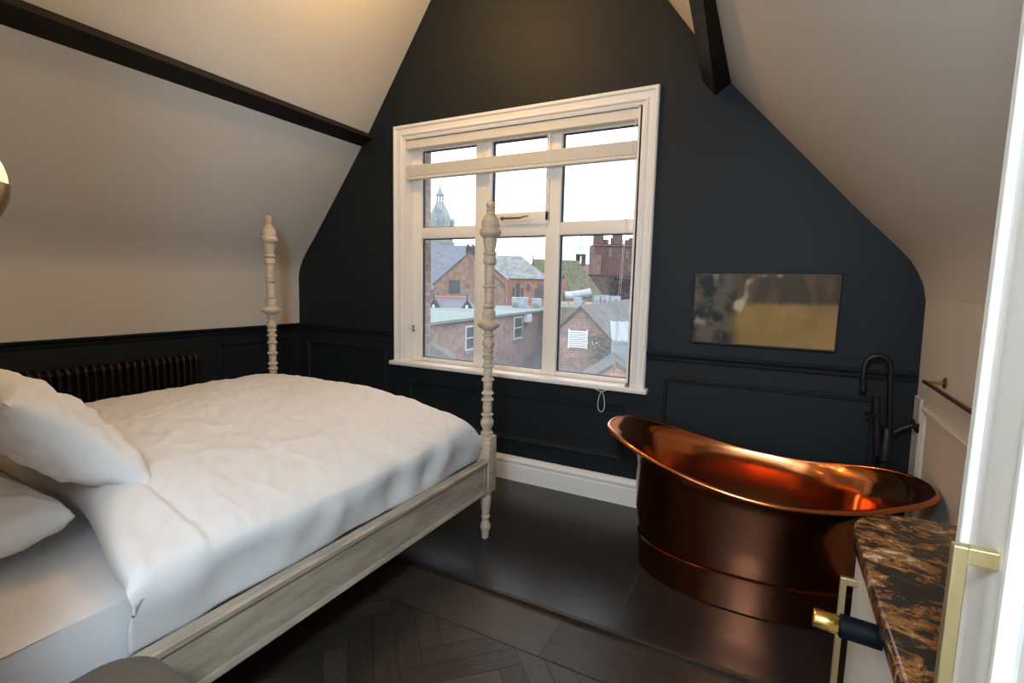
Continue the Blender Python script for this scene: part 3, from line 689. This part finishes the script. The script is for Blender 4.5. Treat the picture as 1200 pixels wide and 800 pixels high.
tcab = thing('tall_cabinet', ((CX+XR)/2, .2, floor_z), 'tall pale cupboard with a knurled brass pull at the right edge of the view', 'cabinet')
YT = .800
mb = MB(); mb.prism([(x, -.50, z) for x, z in ((CX+.020,.06),(.635,.06),(.635,1.40),(.585,1.55),(.45,1.71),(.3,1.875),(CX+.020,1.955))], (0, YT+.50, 0)); mb.build('carcass', M['cab'], tcab)
mb = MB(); mb.box(CX, CX+.021, .770, YT, floor_z, 1.955, bev=.003); mb.box(CX-.004, CX+.021, .766, .774, floor_z, 1.955, bev=.003); mb.box(CX+.004, CX+.021, .727, .768, floor_z, 1.955, bev=.002); mb.build('side_stile', M['cab'], tcab)
mb = MB(); mb.box(CX+.05, .635, -.50, YT-.03, floor_z, .06); mb.build('plinth', M['cab'], tcab)
mb = MB(); y0, y1, z0, z1 = .20, .724, .08, 1.945
fr_ = lambda a, b_, d_: Vector((CX+.018-d_, a, b_))
frame(mb, fr_, y0, y1, z0, z1, [(0,0),(0,.016),(.002,.018),(.078,.018),(.083,.022),(.090,.022),(.098,.010),(.102,.008),(.102,0)])
mb.box(CX+.010, CX+.018, y0+.09, y1-.09, z0+.09, z1-.09); dr = mb.build('door', M['cab'], tcab, smooth=20)
h_ = MB(); pull(h_, CX, .668, .90, 1.190, .037, .013, .013); h_.build('handle', M['brass'], dr)
mb = MB(); frame(mb, fr_, -.46, .196, z0, z1, [(0,0),(0,.016),(.002,.018),(.078,.018),(.083,.022),(.090,.022),(.098,.010),(.102,.008),(.102,0)]); mb.box(CX+.010, CX+.018, -.37, .106, z0+.09, z1-.09); mb.build('door', M['cab'], tcab, smooth=20)

# ------------------------------------------------------------------ stool in the near corner
st = thing('upholstered_stool', (-1.03, .385, floor_z), 'dark taupe upholstered stool with rounded corners beside the near bed rail', 'stool')
mb = MB(); L = []
def rrect(hx_, hy_, r_, z, n=8):
    P = []
    for cx_, cy_, a0 in ((hx_-r_, hy_-r_, 0), (-hx_+r_, hy_-r_, PI/2), (-hx_+r_, -hy_+r_, PI), (hx_-r_, -hy_+r_, 1.5*PI)):
        for i in range(n+1): t = a0 + PI/2*i/n; P.append(Vector((-1.03+cx_+r_*math.cos(t), .385+cy_+r_*math.sin(t), z)))
    return P
for z, s in ((.44,-.010),(.447,0),(.590,0),(.606,-.006),(.616,-.018),(.620,-.035)): L.append(rrect(.225+s, .178+s, .09+s*.5, z))
mb.loops(L); mb.build('seat', M['taupe'], st, smooth=50)
for sx in (-1, 1):
    for sy in (-1, 1): MB().lathe([(.012,0),(.02,.455)], (-1.03+sx*.15, .385+sy*.11, floor_z), 14).build('leg', M['black'], st, smooth=40)

# ------------------------------------------------------------------ wall lamp
lp = thing('wall_lamp', (-1.625, .11, 1.60), 'round glowing wall lamp with a dark bronze lower half at the left edge', 'lamp')
lc = Vector((-1.61, .385, 1.648)); R_ = .128
mb = MB(); mb.lathe([(R_*math.sin(t), R_*math.cos(t)) for t in [max(.01, PI*i/40) for i in range(0, 24)]], lc, 32); mb.build('globe', M['lampglass'], lp, smooth=80)
mb = MB(); mb.lathe([((R_+.003)*math.sin(t), (R_+.003)*math.cos(t)) for t in [PI*(20+i)/40 for i in range(0, 20)]] + [(.01, -R_-.003)], lc, 32); mb.build('bronze_cup', M['oldbrass'], lp, smooth=60)
mb = MB(); mb.tube([(lc.x, .112, 1.46),(lc.x, .25, 1.44),(lc.x, lc.y, 1.518)], .008, 10); mb.lathe([(.05,0),(.05,.012),(.03,.02)], (lc.x, .102, 1.46), 20, (0,1,0)); mb.build('arm', M['oldbrass'], lp, smooth=50)
# ------------------------------------------------------------------ outside: real distances, seen from the attic
GZ = -9.0
MB().box(-260, 160, 3.7, 330, GZ-.5, GZ).build('ground', M['asphalt'], kind='structure')
def house(name, label, u, d, ang, w, length, ze, zr, wallm, roofm, cat='house', over=.12, hip=0, part_wall='wall', GZ=GZ):
    """gable front centred at (u, d); ridge runs away at ang (radians to the right of the view axis)"""
    f = Vector((math.sin(ang), math.cos(ang))); s = Vector((math.cos(ang), -math.sin(ang)))
    P = lambda a, l, z: ext(u + s.x*a + f.x*l, d + s.y*a + f.y*l, z)
    t = thing(name, P(0, length/2, GZ), label, cat)
    mb = MB(); A = [P(-w,0,GZ), P(w,0,GZ), P(w,0,ze), P(0,0,zr), P(-w,0,ze)]; B = [P(-w,length,GZ), P(w,length,GZ), P(w,length,ze), P(0,length-hip,zr), P(-w,length,ze)]
    mb.loops([A, B]); mb.build(part_wall, wallm, t)
    mb = MB(); th = .09; k = (zr-ze)/w
    for sg in (-1, 1):
        e0 = sg*(w+over); zo = ze - k*over
        q = [P(0,-over,zr), P(e0,-over,zo), P(e0,length+over,zo), P(0,length-hip+over,zr)]
        mb.hexa([v + Vector((0,0,.015)) for v in q] + [v + Vector((0,0,th+.015)) for v in q])
    mb.build('roof', roofm, t)
    return t, P
def window_on(t, P, a, l, z0, z1, w, arched=False, m='winglass', frame_m='whitepaint', axis='front', out=.05, bars=True):
    """framed window on the front (l fixed, a across) or on the side (a fixed, along l)"""
    def Q(x, z, o): return P(a+x, l-o, z) if axis == 'front' else P(a+o, l+x, z)
    def outline(h, zl, zt):
        pts = [(-h, zl), (h, zl)]
        if arched: pts += [(h*math.cos(i*PI/10), zt-h + h*math.sin(i*PI/10)) for i in range(11)]
        else: pts += [(h, zt), (-h, zt)]
        return pts
    mb = MB(); o_ = outline(w/2, z0, z1); mb.loops([[Q(x, z, -.02) for x, z in o_], [Q(x, z, out) for x, z in o_]]); f = mb.build('window', M[frame_m], t)
    mb = MB(); i_ = outline(w/2-.09*min(1, w), z0+.09*min(1, w), z1-.09*min(1, w)); mb.loops([[Q(x, z, .0) for x, z in i_], [Q(x, z, out+.012) for x, z in i_]]); mb.build('pane', M[m], f)
    if bars:
        mb = MB(); zm = (z0+z1)/2
        for pa in ([(-w/2*.9, zm-.03), (w/2*.9, zm-.03), (w/2*.9, zm+.03), (-w/2*.9, zm+.03)],): mb.loops([[Q(x, z, 0) for x, z in pa], [Q(x, z, out+.03) for x, z in pa]])
        mb.build('glazing_bar', M[frame_m], f)
    return f
# vent house, 18 m
t, P = house('brick_outhouse', 'narrow brick gable building with a louvred vent, seen through the right pane', 2.43, 18.0, .366, 1.08, 12.7, -.40, .67, M['brick_dk'], M['slate_dark'], 'building')
mb = MB(); 
for sgn, zz in ((-.36,0),):
    mb.loops([[P(x-.10, .02, z) for x, z in ((-.29,-.76),(.37,-.76),(.37,-.10),(-.29,-.10))], [P(x-.10, -.05, z) for x, z in ((-.29,-.76),(.37,-.76),(.37,-.10),(-.29,-.10))]])
v_ = mb.build('louvred_vent', M['winglass'], t)
mb = MB()
for i in range(8):
    z = -.73 + i*.078
    q = [P(-.37,-.05,z), P(.25,-.05,z), P(.25,-.10,z-.01), P(-.37,-.10,z-.01)]
    mb.hexa(q + [p + Vector((0,0,.05)) for p in q])
for a in (-.41, .25): mb.hexa([P(a,-.05,-.78), P(a+.05,-.05,-.78), P(a+.05,-.11,-.78), P(a,-.11,-.78), P(a,-.05,-.08), P(a+.05,-.05,-.08), P(a+.05,-.11,-.08), P(a,-.11,-.08)])
mb.build('vent_louvres', M['whitepaint'], v_)
mb = MB(); mb.tube([P(.47,-.02,-.52), P(.55,-.25,-.55)], .03, 8); mb.tube([P(.55,-.25,-.55), P(.80,-.3,-.50)], .045, 8); mb.build('flood_lamp', M['whitepaint'], t)
# little gabled porch below, 12 m, and the milky lean-to
t, P = house('brick_porch', 'small orange brick gable at the lower right corner of the view outside', 2.51, 12.0, .15, .75, 1.6, -.95, -.42, M['brick_or'], M['slate_dark'], 'building', over=.06)
mb = MB(); q = [ext(2.72,13.6,-.05), ext(3.5,13.6,-.05), ext(3.6,15.0,.38), ext(2.93,15.0,.38)]
mb.hexa(q + [p + Vector((0,0,.05)) for p in q])
for k in range(4):
    a, b_ = q[0].lerp(q[1], k/3), q[3].lerp(q[2], k/3); mb.tube([a + Vector((0,0,.05)), b_ + Vector((0,0,.05))], .03, 6)
mb.hexa([ext(2.74,13.7,GZ), ext(3.5,13.7,GZ), ext(3.5,14.9,GZ), ext(2.95,14.9,GZ), ext(2.74,13.7,-.06), ext(3.5,13.7,-.06), ext(3.5,14.9,.30), ext(2.95,14.9,.30)])
o = mb.build('lean_to_roof', M['poly']); tag(o, 'milky plastic lean-to roof beside the brick porch outside the right pane', 'roof')
# ivy on the vent house
mb = MB()
for i in range(1600):
    g = random.random(); u = 3.0 + random.gauss(.1, .22) + (.1 if g > .5 else 0); z = random.uniform(-2.0, .05); d_ = 17.35 + random.uniform(-.35, .15)
    if z > -.25 - (u-3.1)*.5: continue
    c = ext(u, d_, z); a = Vector((random.uniform(-1,1), random.uniform(-1,1), random.uniform(-1,1))).normalized()*.055; b_ = a.cross(Vector((random.uniform(-1,1),random.uniform(-1,1),random.uniform(-1,1))).normalized())
    mb.face([c-a, c+b_, c+a, c-b_*.6])
for i in range(26):
    u = 2.9 + random.random()*.5; mb.tube([ext(u, 17.3, -6), ext(u+random.uniform(-.1,.1), 17.2, -1.5), ext(u+random.uniform(-.3,.3), 17.2, random.uniform(-1,-.3))], .012, 5)
o = mb.build('ivy', M['leaf']); o['kind'] = 'stuff'; tag(o, 'straggling winter ivy climbing the brick gable building outside', 'ivy')
# long flat-roofed block: front wall runs obliquely from 22.7 m to 37.7 m
A, B = Vector((-4.4, 21.0)), Vector((3.3, 39.66)); ab = (B-A).normalized(); nb = Vector((-ab.y, ab.x)); LL = (B-A).length
FP = lambda along, out, z: ext(A.x + ab.x*along - nb.x*out, A.y + ab.y*along - nb.y*out, z)     # out > 0 towards the camera side
t = thing('flat_roofed_block', FP(LL/2, -4, GZ), 'long brick block with a grey green flat roof across the middle distance', 'building')
mb = MB(); q = [FP(0,0,GZ), FP(LL,0,GZ), FP(LL,-14,GZ), FP(0,-14,GZ)]; mb.hexa(q + [p + Vector((0,0,-GZ-.42)) for p in q]); mb.build('wall', M['brick'], t)
mb = MB(); q = [FP(-.2,.25,-.42), FP(LL+.2,.25,-.42), FP(LL+.2,-14,-.42), FP(-.2,-14,-.42)]; mb.hexa(q + [p + Vector((0,0,.13)) for p in q]); mb.build('roof', M['flat'], t)
PF = lambda a, l, z: FP(a, -l, z)
k0 = 1.83
def along(k): return (k*A.y - A.x)/(ab.x - k*ab.y)
for ka, kb, z0, z1 in ((-.0936,-.0728,-2.0,-.72),(.0024,.0184,-2.0,-.58)):
    a0, a1 = along(ka), along(kb); window_on(t, PF, (a0+a1)/2, 0, z0, z1, a1-a0)
    mb = MB(); q = [PF(a0-.1,-.14,z0-.14), PF(a1+.1,-.14,z0-.14), PF(a1+.1,.02,z0-.14), PF(a0-.1,.02,z0-.14)]; mb.hexa(q + [p + Vector((0,0,.13)) for p in q]); mb.build('window_sill', M['slate'], t)
a0, a1 = along(.0222), along(.030); mb = MB(); q = [PF(a0,-.3,-1.0), PF(a1,-.3,-1.0), PF(a1,.02,-1.0), PF(a0,.02,-1.0)]; mb.hexa(q + [p + Vector((0,0,.52)) for p in q]); mb.build('vent_box', M['whitepaint'], t)
a0 = along(.0615); mb = MB(); mb.tube([PF(a0,-.1,-8.9), PF(a0,-.1,-.45)], .07, 8); mb.build('downpipe', M['slate_dark'], t)
# slate corner close below the left pane
mb = MB(); q = [ext(-2.9,14,.17), ext(-1.58,14.0,-.50), ext(-1.45,13.4,-.66), ext(-2.9,13.0,-.60)]
mb.hexa([p - Vector((0,0,.09)) for p in q] + q); q = [ext(-2.9,13.1,GZ), ext(-1.66,13.5,GZ), ext(-1.66,14.2,GZ), ext(-2.9,14.2,GZ)]; mb.hexa(q + [p + Vector((0,0,8.26)) for p in q])
o = mb.build('slate_lean_to', M['slate_dark']); tag(o, 'small grey slate roof corner low outside the left pane', 'roof')
# twin gablets with red ridge on the flat roof, d 37
t = thing('gabled_skylight', ext(-4.4, 37.5, -.29), 'slated ridge with red tiles and two black gablets on the flat roof', 'roof')
s_ = 37/22
def R37(u, z, dd=0): return ext(u*s_, 37+dd, H-(H-z)*s_)
mb = MB()
a, b_, c, d_ = R37(-3.75,.416,-.8), R37(-1.75,.416,-.8), R37(-1.93,.84), R37(-3.40,.84); e, f = R37(-3.75,.416,1.6), R37(-1.75,.416,1.6)
mb.face([a,b_,c,d_]); mb.face([f,e,d_,c]); mb.face([a,d_,e]); mb.face([b_,f,c]); mb.face([a,e,f,b_]); mb.build('slates', M['slate_blue'], t)
mb = MB(); mb.tube([d_, c], .09, 6); mb.build('ridge_tiles', M['redtile'], t)
for uc, w_ in ((-3.32,.28),(-1.92,.24)):
    mb = MB(); mb.loops([[R37(uc-w_,.416,-1.2), R37(uc+w_,.416,-1.2), R37(uc,.78,-1.2)], [R37(uc-w_*.2,.5,.2), R37(uc+w_*.2,.5,.2), R37(uc,.76,.2)]]); mb.tube([R37(uc,.74,-1.2), R37(uc,.99,-1.2)], .05, 6)
    g_ = mb.build('gablet', M['darkslat'], t)
    mb = MB(); q = [R37(uc-.06,.42,-1.25), R37(uc+.04,.42,-1.25), R37(uc+.04,.54,-1.25), R37(uc-.06,.54,-1.25)]; mb.hexa(q + [p - FW*.05 for p in q]); mb.build('pane', M['whitepaint'], g_)
t, P = house('tiled_outhouse', 'low slate roof with a red ridge left of the gablets outside', -7.9, 39.6, 1.45, .6, 1.3, .1, .75, M['brick_dk'], M['slate_blue'], 'roof', GZ=-.28)
# brown gabled house, 46 m
s_ = 46/40
t, P = house('brown_gabled_house', 'large brown brick gabled house with one window left of the bed post', -3.45*s_, 46, -.10, 3.2, 6.0, 1.35, 4.25, M['brick_dk'], M['slate_blue'], 'house')
window_on(t, P, -1.35, 0, .55, 1.72, .95, m='winglass', frame_m='slate_dark')
mb = MB(); q = [P(-.35,.4,3.7), P(.5,.4,3.7), P(.5,1.1,3.7), P(-.35,1.1,3.7)]; mb.hexa(q + [p + Vector((0,0,1.05)) for p in q])
for a in (-.15, .3): mb.lathe([(.13,0),(.10,.3)], P(a,.75,4.72), 10)
mb.build('chimney', M['slate_dark'], t)
# big blue slate roof, 70 m
mb = MB(); q = [ext(-18,66,.5), ext(-3.4,66,.5), ext(-4.9,72,6.75), ext(-18,72,6.75)]; r_ = [ext(-18,78,.5), ext(-3.4,78,.5)]
mb.face(q); mb.face([q[3], q[2], r_[1], r_[0]]); mb.face([q[1], r_[1], q[2]])
mb.face([q[0], q[3], r_[0]]); w_ = [ext(-18,66.2,GZ), ext(-3.6,66.2,GZ), ext(-3.6,78,GZ), ext(-18,78,GZ)]; mb.hexa(w_ + [p + Vector((0,0,9.5)) for p in w_])
o = mb.build('large_slate_roof', M['slate_blue']); tag(o, 'broad blue grey slate roof filling the left pane below the domed tower', 'roof')
# domed town tower, 160 m
tw = thing('domed_tower', ext(-23.2,160,GZ), 'pale stone tower with a tapering dome and open lantern in the left pane', 'tower'); C_ = ext(-23.2,160,0)
mb = MB(); mb.lathe([(4.3,GZ),(4.3,12.6),(4.7,12.8),(4.7,14.0),(4.2,14.2),(4.2,17.6),(4.8,18.0),(4.8,18.6)], C_, 8, phase=PI/8); mb.build('shaft', M['stone'], tw)
mb = MB(); mb.lathe([(3.9,18.6),(3.7,20.2),(3.3,21.8),(2.9,22.6),(2.6,23.4),(2.0,24.6),(1.45,25.6),(1.3,26.2)], C_, 12); mb.build('dome', M['stone'], tw)
mb = MB()
for i in range(6): mb.tube([C_ + Vector((1.0*math.cos(i*PI/3), 1.0*math.sin(i*PI/3), 26.1)), C_ + Vector((1.0*math.cos(i*PI/3), 1.0*math.sin(i*PI/3), 28.3))], .24, 6)
mb.lathe([(1.35,28.2),(1.2,28.6),(.7,29.3),(.3,30.4),(.06,31.6)], C_, 10); mb.build('lantern', M['stone'], tw)
for i in range(8):
    a = i*PI/4+.3; c = C_ + Vector((4.2*math.cos(a), 4.2*math.sin(a), 0)); MB().lathe([(.55,18.6),(.55,20.0),(.7,20.1),(.1,21.6)], c, 8).build('pinnacle', M['stone'], tw)
mb = MB(); c = C_ - FW*2.7; mb.lathe([(.9,0),(.9,.3)], c + Vector((0,0,23.0)), 14, -FW); mb.build('clock_face', M['slate'], tw)
# chapel, 55 m: hipped nave with arched windows, brick gable to its left
ch = thing('brick_chapel', ext(1.2,58,GZ), 'red brick chapel with arched windows and a hipped slate roof behind the post', 'chapel')
mb = MB(); q = [ext(-.85,55,GZ), ext(3.7,55.4,GZ), ext(3.7,62,GZ), ext(-.85,62,GZ)]; mb.hexa(q + [p + Vector((0,0,-GZ+2.1)) for p in q]); mb.build('nave_wall', M['brick_or'], ch)
mb = MB(); e = [ext(-1.1,54.7,2.1), ext(3.95,55.0,2.1), ext(3.95,62.3,2.1), ext(-1.1,62.3,2.1)]; r0, r1 = ext(-2.6,58.4,4.72), ext(.80,58.4,4.72); e4 = ext(-4.6,54.7,2.1); e5 = ext(-4.6,62.3,2.1)
mb.face([e[0], e[1], r1, r0]); mb.face([e[1], e[2], r1]); mb.face([e[2], e[3], r0, r1]); mb.face([e[0], r0, e4]); mb.face([e[3], e5, r0]); mb.face([e4, r0, e5]); mb.build('roof', M['slate'], ch)
PC = lambda a, l, z: ext(a, 55.2+l, z)
for uc, w_, z0, z1 in ((.52,.52,-.1,1.72),(2.98,.46,.0,1.72)): window_on(ch, PC, uc, 0, z0, z1, w_, True, bars=False, frame_m='slate', out=.15)
for uc in (.05, 1.0, 2.5, 3.42): window_on(ch, PC, uc, 0, .2, 1.15, .26, False, bars=False, frame_m='redtile', out=.12)
window_on(ch, PC, 1.68, 0, .85, 1.6, .42, True, bars=False, frame_m='slate', out=.12)
t, P = house('chapel_annex', 'small red brick gable with an arched window joined to the chapel', -1.85, 53.2, .12, 1.15, 1.2, 1.95, 2.9, M['brick_or'], M['slate'], 'building')
window_on(t, P, .35, 0, .2, 1.9, .75, True, frame_m='whitepaint')
# mossy church roofs, 75 m
t, P = house('mossy_roofed_church', 'church with a long olive mossy roof and dark gable behind the right mullion', 3.0, 76, 1.28, 4.2, 9.2, .2, 5.2, M['sandstone_lt'], M['slate_olive'], 'church', hip=2.2)
mb = MB(); mb.tube([P(0,-.2,5.1), P(0,-.2,5.9)], .08, 6); mb.build('finial', M['slate_dark'], t)
t, P = house('mossy_annex', 'low pale green roofed annex in front of the mossy church', 6.2, 62, .95, 1.6, 2.0, .3, 2.75, M['brick_or'], M['slate_olive'], 'building')
# spire, 110 m
sp = thing('small_spire', ext(14.35,110,GZ), 'slim pale lead spire over an open belfry, left of the sandstone tower', 'spire'); C_ = ext(14.35,110,0)
mb = MB(); q = [ext(12.6,106,GZ), ext(20,106,GZ), ext(20,114,GZ), ext(12.6,114,GZ)]; mb.hexa(q + [p + Vector((0,0,-GZ+4.0)) for p in q]); mb.face([ext(12.3,105.6,3.9), ext(20,105.6,3.9), ext(20,110,6.2), ext(13.0,110,6.2)]); mb.face([ext(12.3,114.4,3.9), ext(20,114.4,3.9), ext(20,110,6.2), ext(13.0,110,6.2)]); mb.build('nave', M['sandstone_lt'], sp)
mb = MB()
for i in range(4):
    a = PI/4+i*PI/2; mb.tube([C_ + Vector((.95*math.cos(a), .95*math.sin(a), 5.2)), C_ + Vector((.85*math.cos(a), .85*math.sin(a), 8.0))], .28, 6)
mb.lathe([(1.3,5.2),(1.2,6.2),(.9,6.3)], C_, 8); mb.lathe([(1.25,7.9),(1.2,8.2)], C_, 8); mb.build('belfry', M['slate_dark'], sp)
mb = MB(); mb.lathe([(1.28,8.2),(.9,8.9),(.55,10.2),(.12,12.2),(.03,13.2)], C_, 10); mb.build('spire_cone', M['lead'], sp)
# sandstone tower, 90 m
cs = thing('sandstone_tower', ext(17.5,92,GZ), 'dark red sandstone battlemented tower at the right edge of the window view', 'tower')
def eb(mb, u0, u1, d0, d1, z0, z1):
    q = [ext(u0,d0,z0), ext(u1,d0,z0), ext(u1,d1,z0), ext(u0,d1,z0)]; mb.hexa(q + [p + Vector((0,0,z1-z0)) for p in q])
mb = MB(); eb(mb, 14.1, 23.5, 90, 96, GZ, 8.9); mb.build('wall', M['sandstone'], cs)
for u0, u1, zt in ((14.0,15.6,10.75),(17.4,18.9,10.8),(20.3,22.0,10.0)):
    mb = MB(); eb(mb, u0, u1, 89.8, 91.4, 8.85, zt-.45)
    for a in (0, .72): eb(mb, u0+(u1-u0)*a/1.2, u0+(u1-u0)*(a+.48)/1.2, 89.8, 91.4, zt-.46, zt)
    mb.build('turret', M['sandstone'], cs)
mb = MB()
for i in range(6): eb(mb, 15.7+i*1.25, 16.5+i*1.25, 89.9, 90.5, 8.88, 9.65 + (.3 if i == 1 else 0))
mb.build('battlements', M['sandstone'], cs)
mb = MB(); eb(mb, 14.0, 15.3, 89.6, 90, GZ, 6.9); eb(mb, 13.9, 23.5, 89.75, 90, 8.55, 8.75); mb.build('buttress', M['sandstone_lt'], cs)
mb = MB(); eb(mb, 11.6, 24, 86, 89.2, GZ, 3.35); eb(mb, 11.4, 24, 85.8, 89.4, 3.35, 3.5); mb.build('lower_wall', M['sandstone'], cs)
for u, z in ((16.6,6.6),(19.6,6.3),(18.1,2.0)):
    mb = MB(); eb(mb, u, u+.5, 89.9 if z > 4 else 85.9, 90.2, z, z+1.5); mb.build('window_slit', M['winglass'], cs)
mb = MB()
for i in range(500):
    c = ext(random.uniform(16.3,22), 85.6, 0) + Vector((0,0,random.uniform(-2.5,3.0))); a = Vector((random.uniform(-1,1), random.uniform(-1,1), random.uniform(-1,1))).normalized()*.28; b_ = a.cross(Vector((random.uniform(-1,1),random.uniform(-1,1),random.uniform(-1,1))).normalized())
    mb.face([c-a, c+b_, c+a, c-b_*.7])
o = mb.build('creeper', M['winglass'] if False else mat('dark_creeper', (.035,.045,.04), .9)); o['kind'] = 'stuff'; tag(o, 'dark creeper covering the foot of the sandstone tower', 'creeper')
# mossy flat roof with ducts, 30-38 m
mb = MB(); eb(mb, 3.0, 9.5, 30.5, 42, GZ, .16); o = mb.build('mossy_flat_roof', M['mossflat']); tag(o, 'mossy flat roof carrying the silver ducts behind the brick gable', 'roof')
dz = .16
du = thing('ventilation_duct', ext(4.8,34,dz), 'long silver ventilation duct bending across the mossy flat roof', 'duct')
X = lambda u, z, d_=34: ext(u*d_/32, d_, H-(H-z)*d_/32)
mb = MB(); mb.tube([X(3.25,.80), X(3.7,.82), X(4.3,.90), X(4.65,.98), X(4.9,1.04)], [.30,.31,.31,.32,.31], 14); mb.build('duct_run', M['steel'], du, smooth=50)
for u in (3.5, 4.5): 
    mb = MB(); p = X(u,.8); mb.tube([(p.x,p.y,dz),(p.x,p.y,p.z)], .06, 6); mb.build('support', M['steel'], du)
mb = MB(); mb.lathe([(.33,0),(.36,.02),(.36,.06),(.25,.06)], X(3.22,.80), 16, -RT); mb.build('duct_mouth', M['winglass'], du)
def acunit(u0, u1, z0, z1, d0, label, fan=True):
    a, b_ = X(u0,z0,d0), X(u1,z1,d0); t = thing('air_conditioning_unit', ext((u0+u1)/2*d0/32, d0, dz), label, 'air conditioner')
    mb = MB(); U0, U1, Z1 = u0*d0/32, u1*d0/32, H-(H-z1)*d0/32; eb(mb, U0, U1, d0, d0+.9, dz, Z1); mb.build('housing', M['steel'], t)
    if fan:
        mb = MB(); mb.lathe([(.22*min(1,(U1-U0)),0),(.22*min(1,(U1-U0)),.03)], ext((U0+U1)/2, d0-.005, (dz+Z1)/2), 14, -FW); mb.build('fan_grille', M['slate'], t)
acunit(4.05, 4.45, .62, 1.16, 35.5, 'tall silver roof unit standing behind the duct mouth')
acunit(5.12, 5.46, .45, .86, 33, 'silver fan unit at the bend of the roof duct')
acunit(5.55, 6.05, .45, .90, 33.4, 'white fan unit in the middle of the mossy roof')
acunit(6.15, 6.8, .45, .86, 34, 'wide silver fan unit at the right end of the mossy roof')
acunit(3.95, 4.35, .15, .72, 31, 'silver box unit at the front edge of the mossy roof', False)
# units on the grey flat roof, behind the right mullion
for u0, u1, z1_, lab in ((-.05,.78,.82,'pale blue roof unit at the far end of the grey flat roof'),(.95,1.45,.78,'white roof unit at the far right end of the grey flat roof')):
    t = thing('roof_unit', ext((u0+u1)*.7, 38, -.29), lab, 'roof unit'); mb = MB(); eb(mb, u0*1.5, u1*1.5, 38, 39.2, -.29, H-(H-z1_)*1.52); mb.build('housing', M['steel'], t)
    mb = MB(); eb(mb, u0*1.5+.1, u0*1.5+.5, 37.95, 38.1, -.2, .1); mb.build('grille', M['slate'], t)

# ------------------------------------------------------------------ light
w = bpy.data.worlds.new('overcast_sky'); sc.world = w; w.use_nodes = True
bg = w.node_tree.nodes['Background']; bg.inputs[0].default_value = (.90,.97,1.06,1); bg.inputs[1].default_value = 3.0
def light(name, kind, loc, energy, c, size=.1, rot=None):
    l = bpy.data.lights.new(name, kind); l.energy = energy; l.color = c
    o = bpy.data.objects.new(name, l); o.location = loc; col.objects.link(o)
    if rot: o.rotation_euler = rot
    return o, l
for y in (2.62, 1.45, .45):
    o, l = light('ceiling_downlight', 'SPOT', (-1.74, y, 3.97), 14, (1,.72,.46)); l.spot_size = math.radians(118); l.spot_blend = .9; l.shadow_soft_size = .05
def portal(name, loc, sx, sy, rot):
    l = bpy.data.lights.new(name, 'AREA'); l.shape = 'RECTANGLE'; l.size = sx; l.size_y = sy; l.cycles.is_portal = True
    o = bpy.data.objects.new(name, l); o.location = loc; o.rotation_euler = rot; col.objects.link(o)
portal('window_portal', (-1.78, YW+.168, 1.68), 1.84, 1.76, (-PI/2, 0, 0))
o, l = light('cool_fill', 'POINT', (-.06, -.56, 2.12), 195, (.68,.85,1)); l.shadow_soft_size = .16  # unseen bluish fill added behind the camera to lift the bed side
o, l = light('pendant_light', 'POINT', (-1.9, 2.2, 3.45), 46, (1,.58,.18)); l.shadow_soft_size = .08
o, l = light('globe_bulb', 'POINT', (-1.625, .385, 1.80), 2.5, (1,.75,.4)); l.shadow_soft_size = .06

# ------------------------------------------------------------------ camera
cam = bpy.data.cameras.new('camera'); cam.sensor_width = 36; cam.sensor_fit = 'HORIZONTAL'; cam.lens = FPX/1200*36; cam.clip_start = .02; cam.clip_end = 600
co = bpy.data.objects.new('camera', cam); col.objects.link(co)
f = Vector((-math.sin(YAW)*math.cos(PITCH), math.cos(YAW)*math.cos(PITCH), math.sin(PITCH))); r = Vector((math.cos(YAW), math.sin(YAW), 0)); u = r.cross(f)
r2 = math.cos(ROLL)*r + math.sin(ROLL)*u; u2 = -math.sin(ROLL)*r + math.cos(ROLL)*u
co.matrix_world = Matrix(((r2.x, u2.x, -f.x, 0), (r2.y, u2.y, -f.y, 0), (r2.z, u2.z, -f.z, H), (0,0,0,1)))
sc.camera = co
sc.view_settings.view_transform = 'Standard'; sc.view_settings.look = 'None'; sc.view_settings.gamma = 1; sc.view_settings.use_curve_mapping = False
sc.view_settings.exposure = 0
sc.cycles.use_denoising = True; sc.cycles.max_bounces = 10; sc.cycles.diffuse_bounces = 6; sc.cycles.transparent_max_bounces = 16; sc.cycles.sample_clamp_indirect = 4
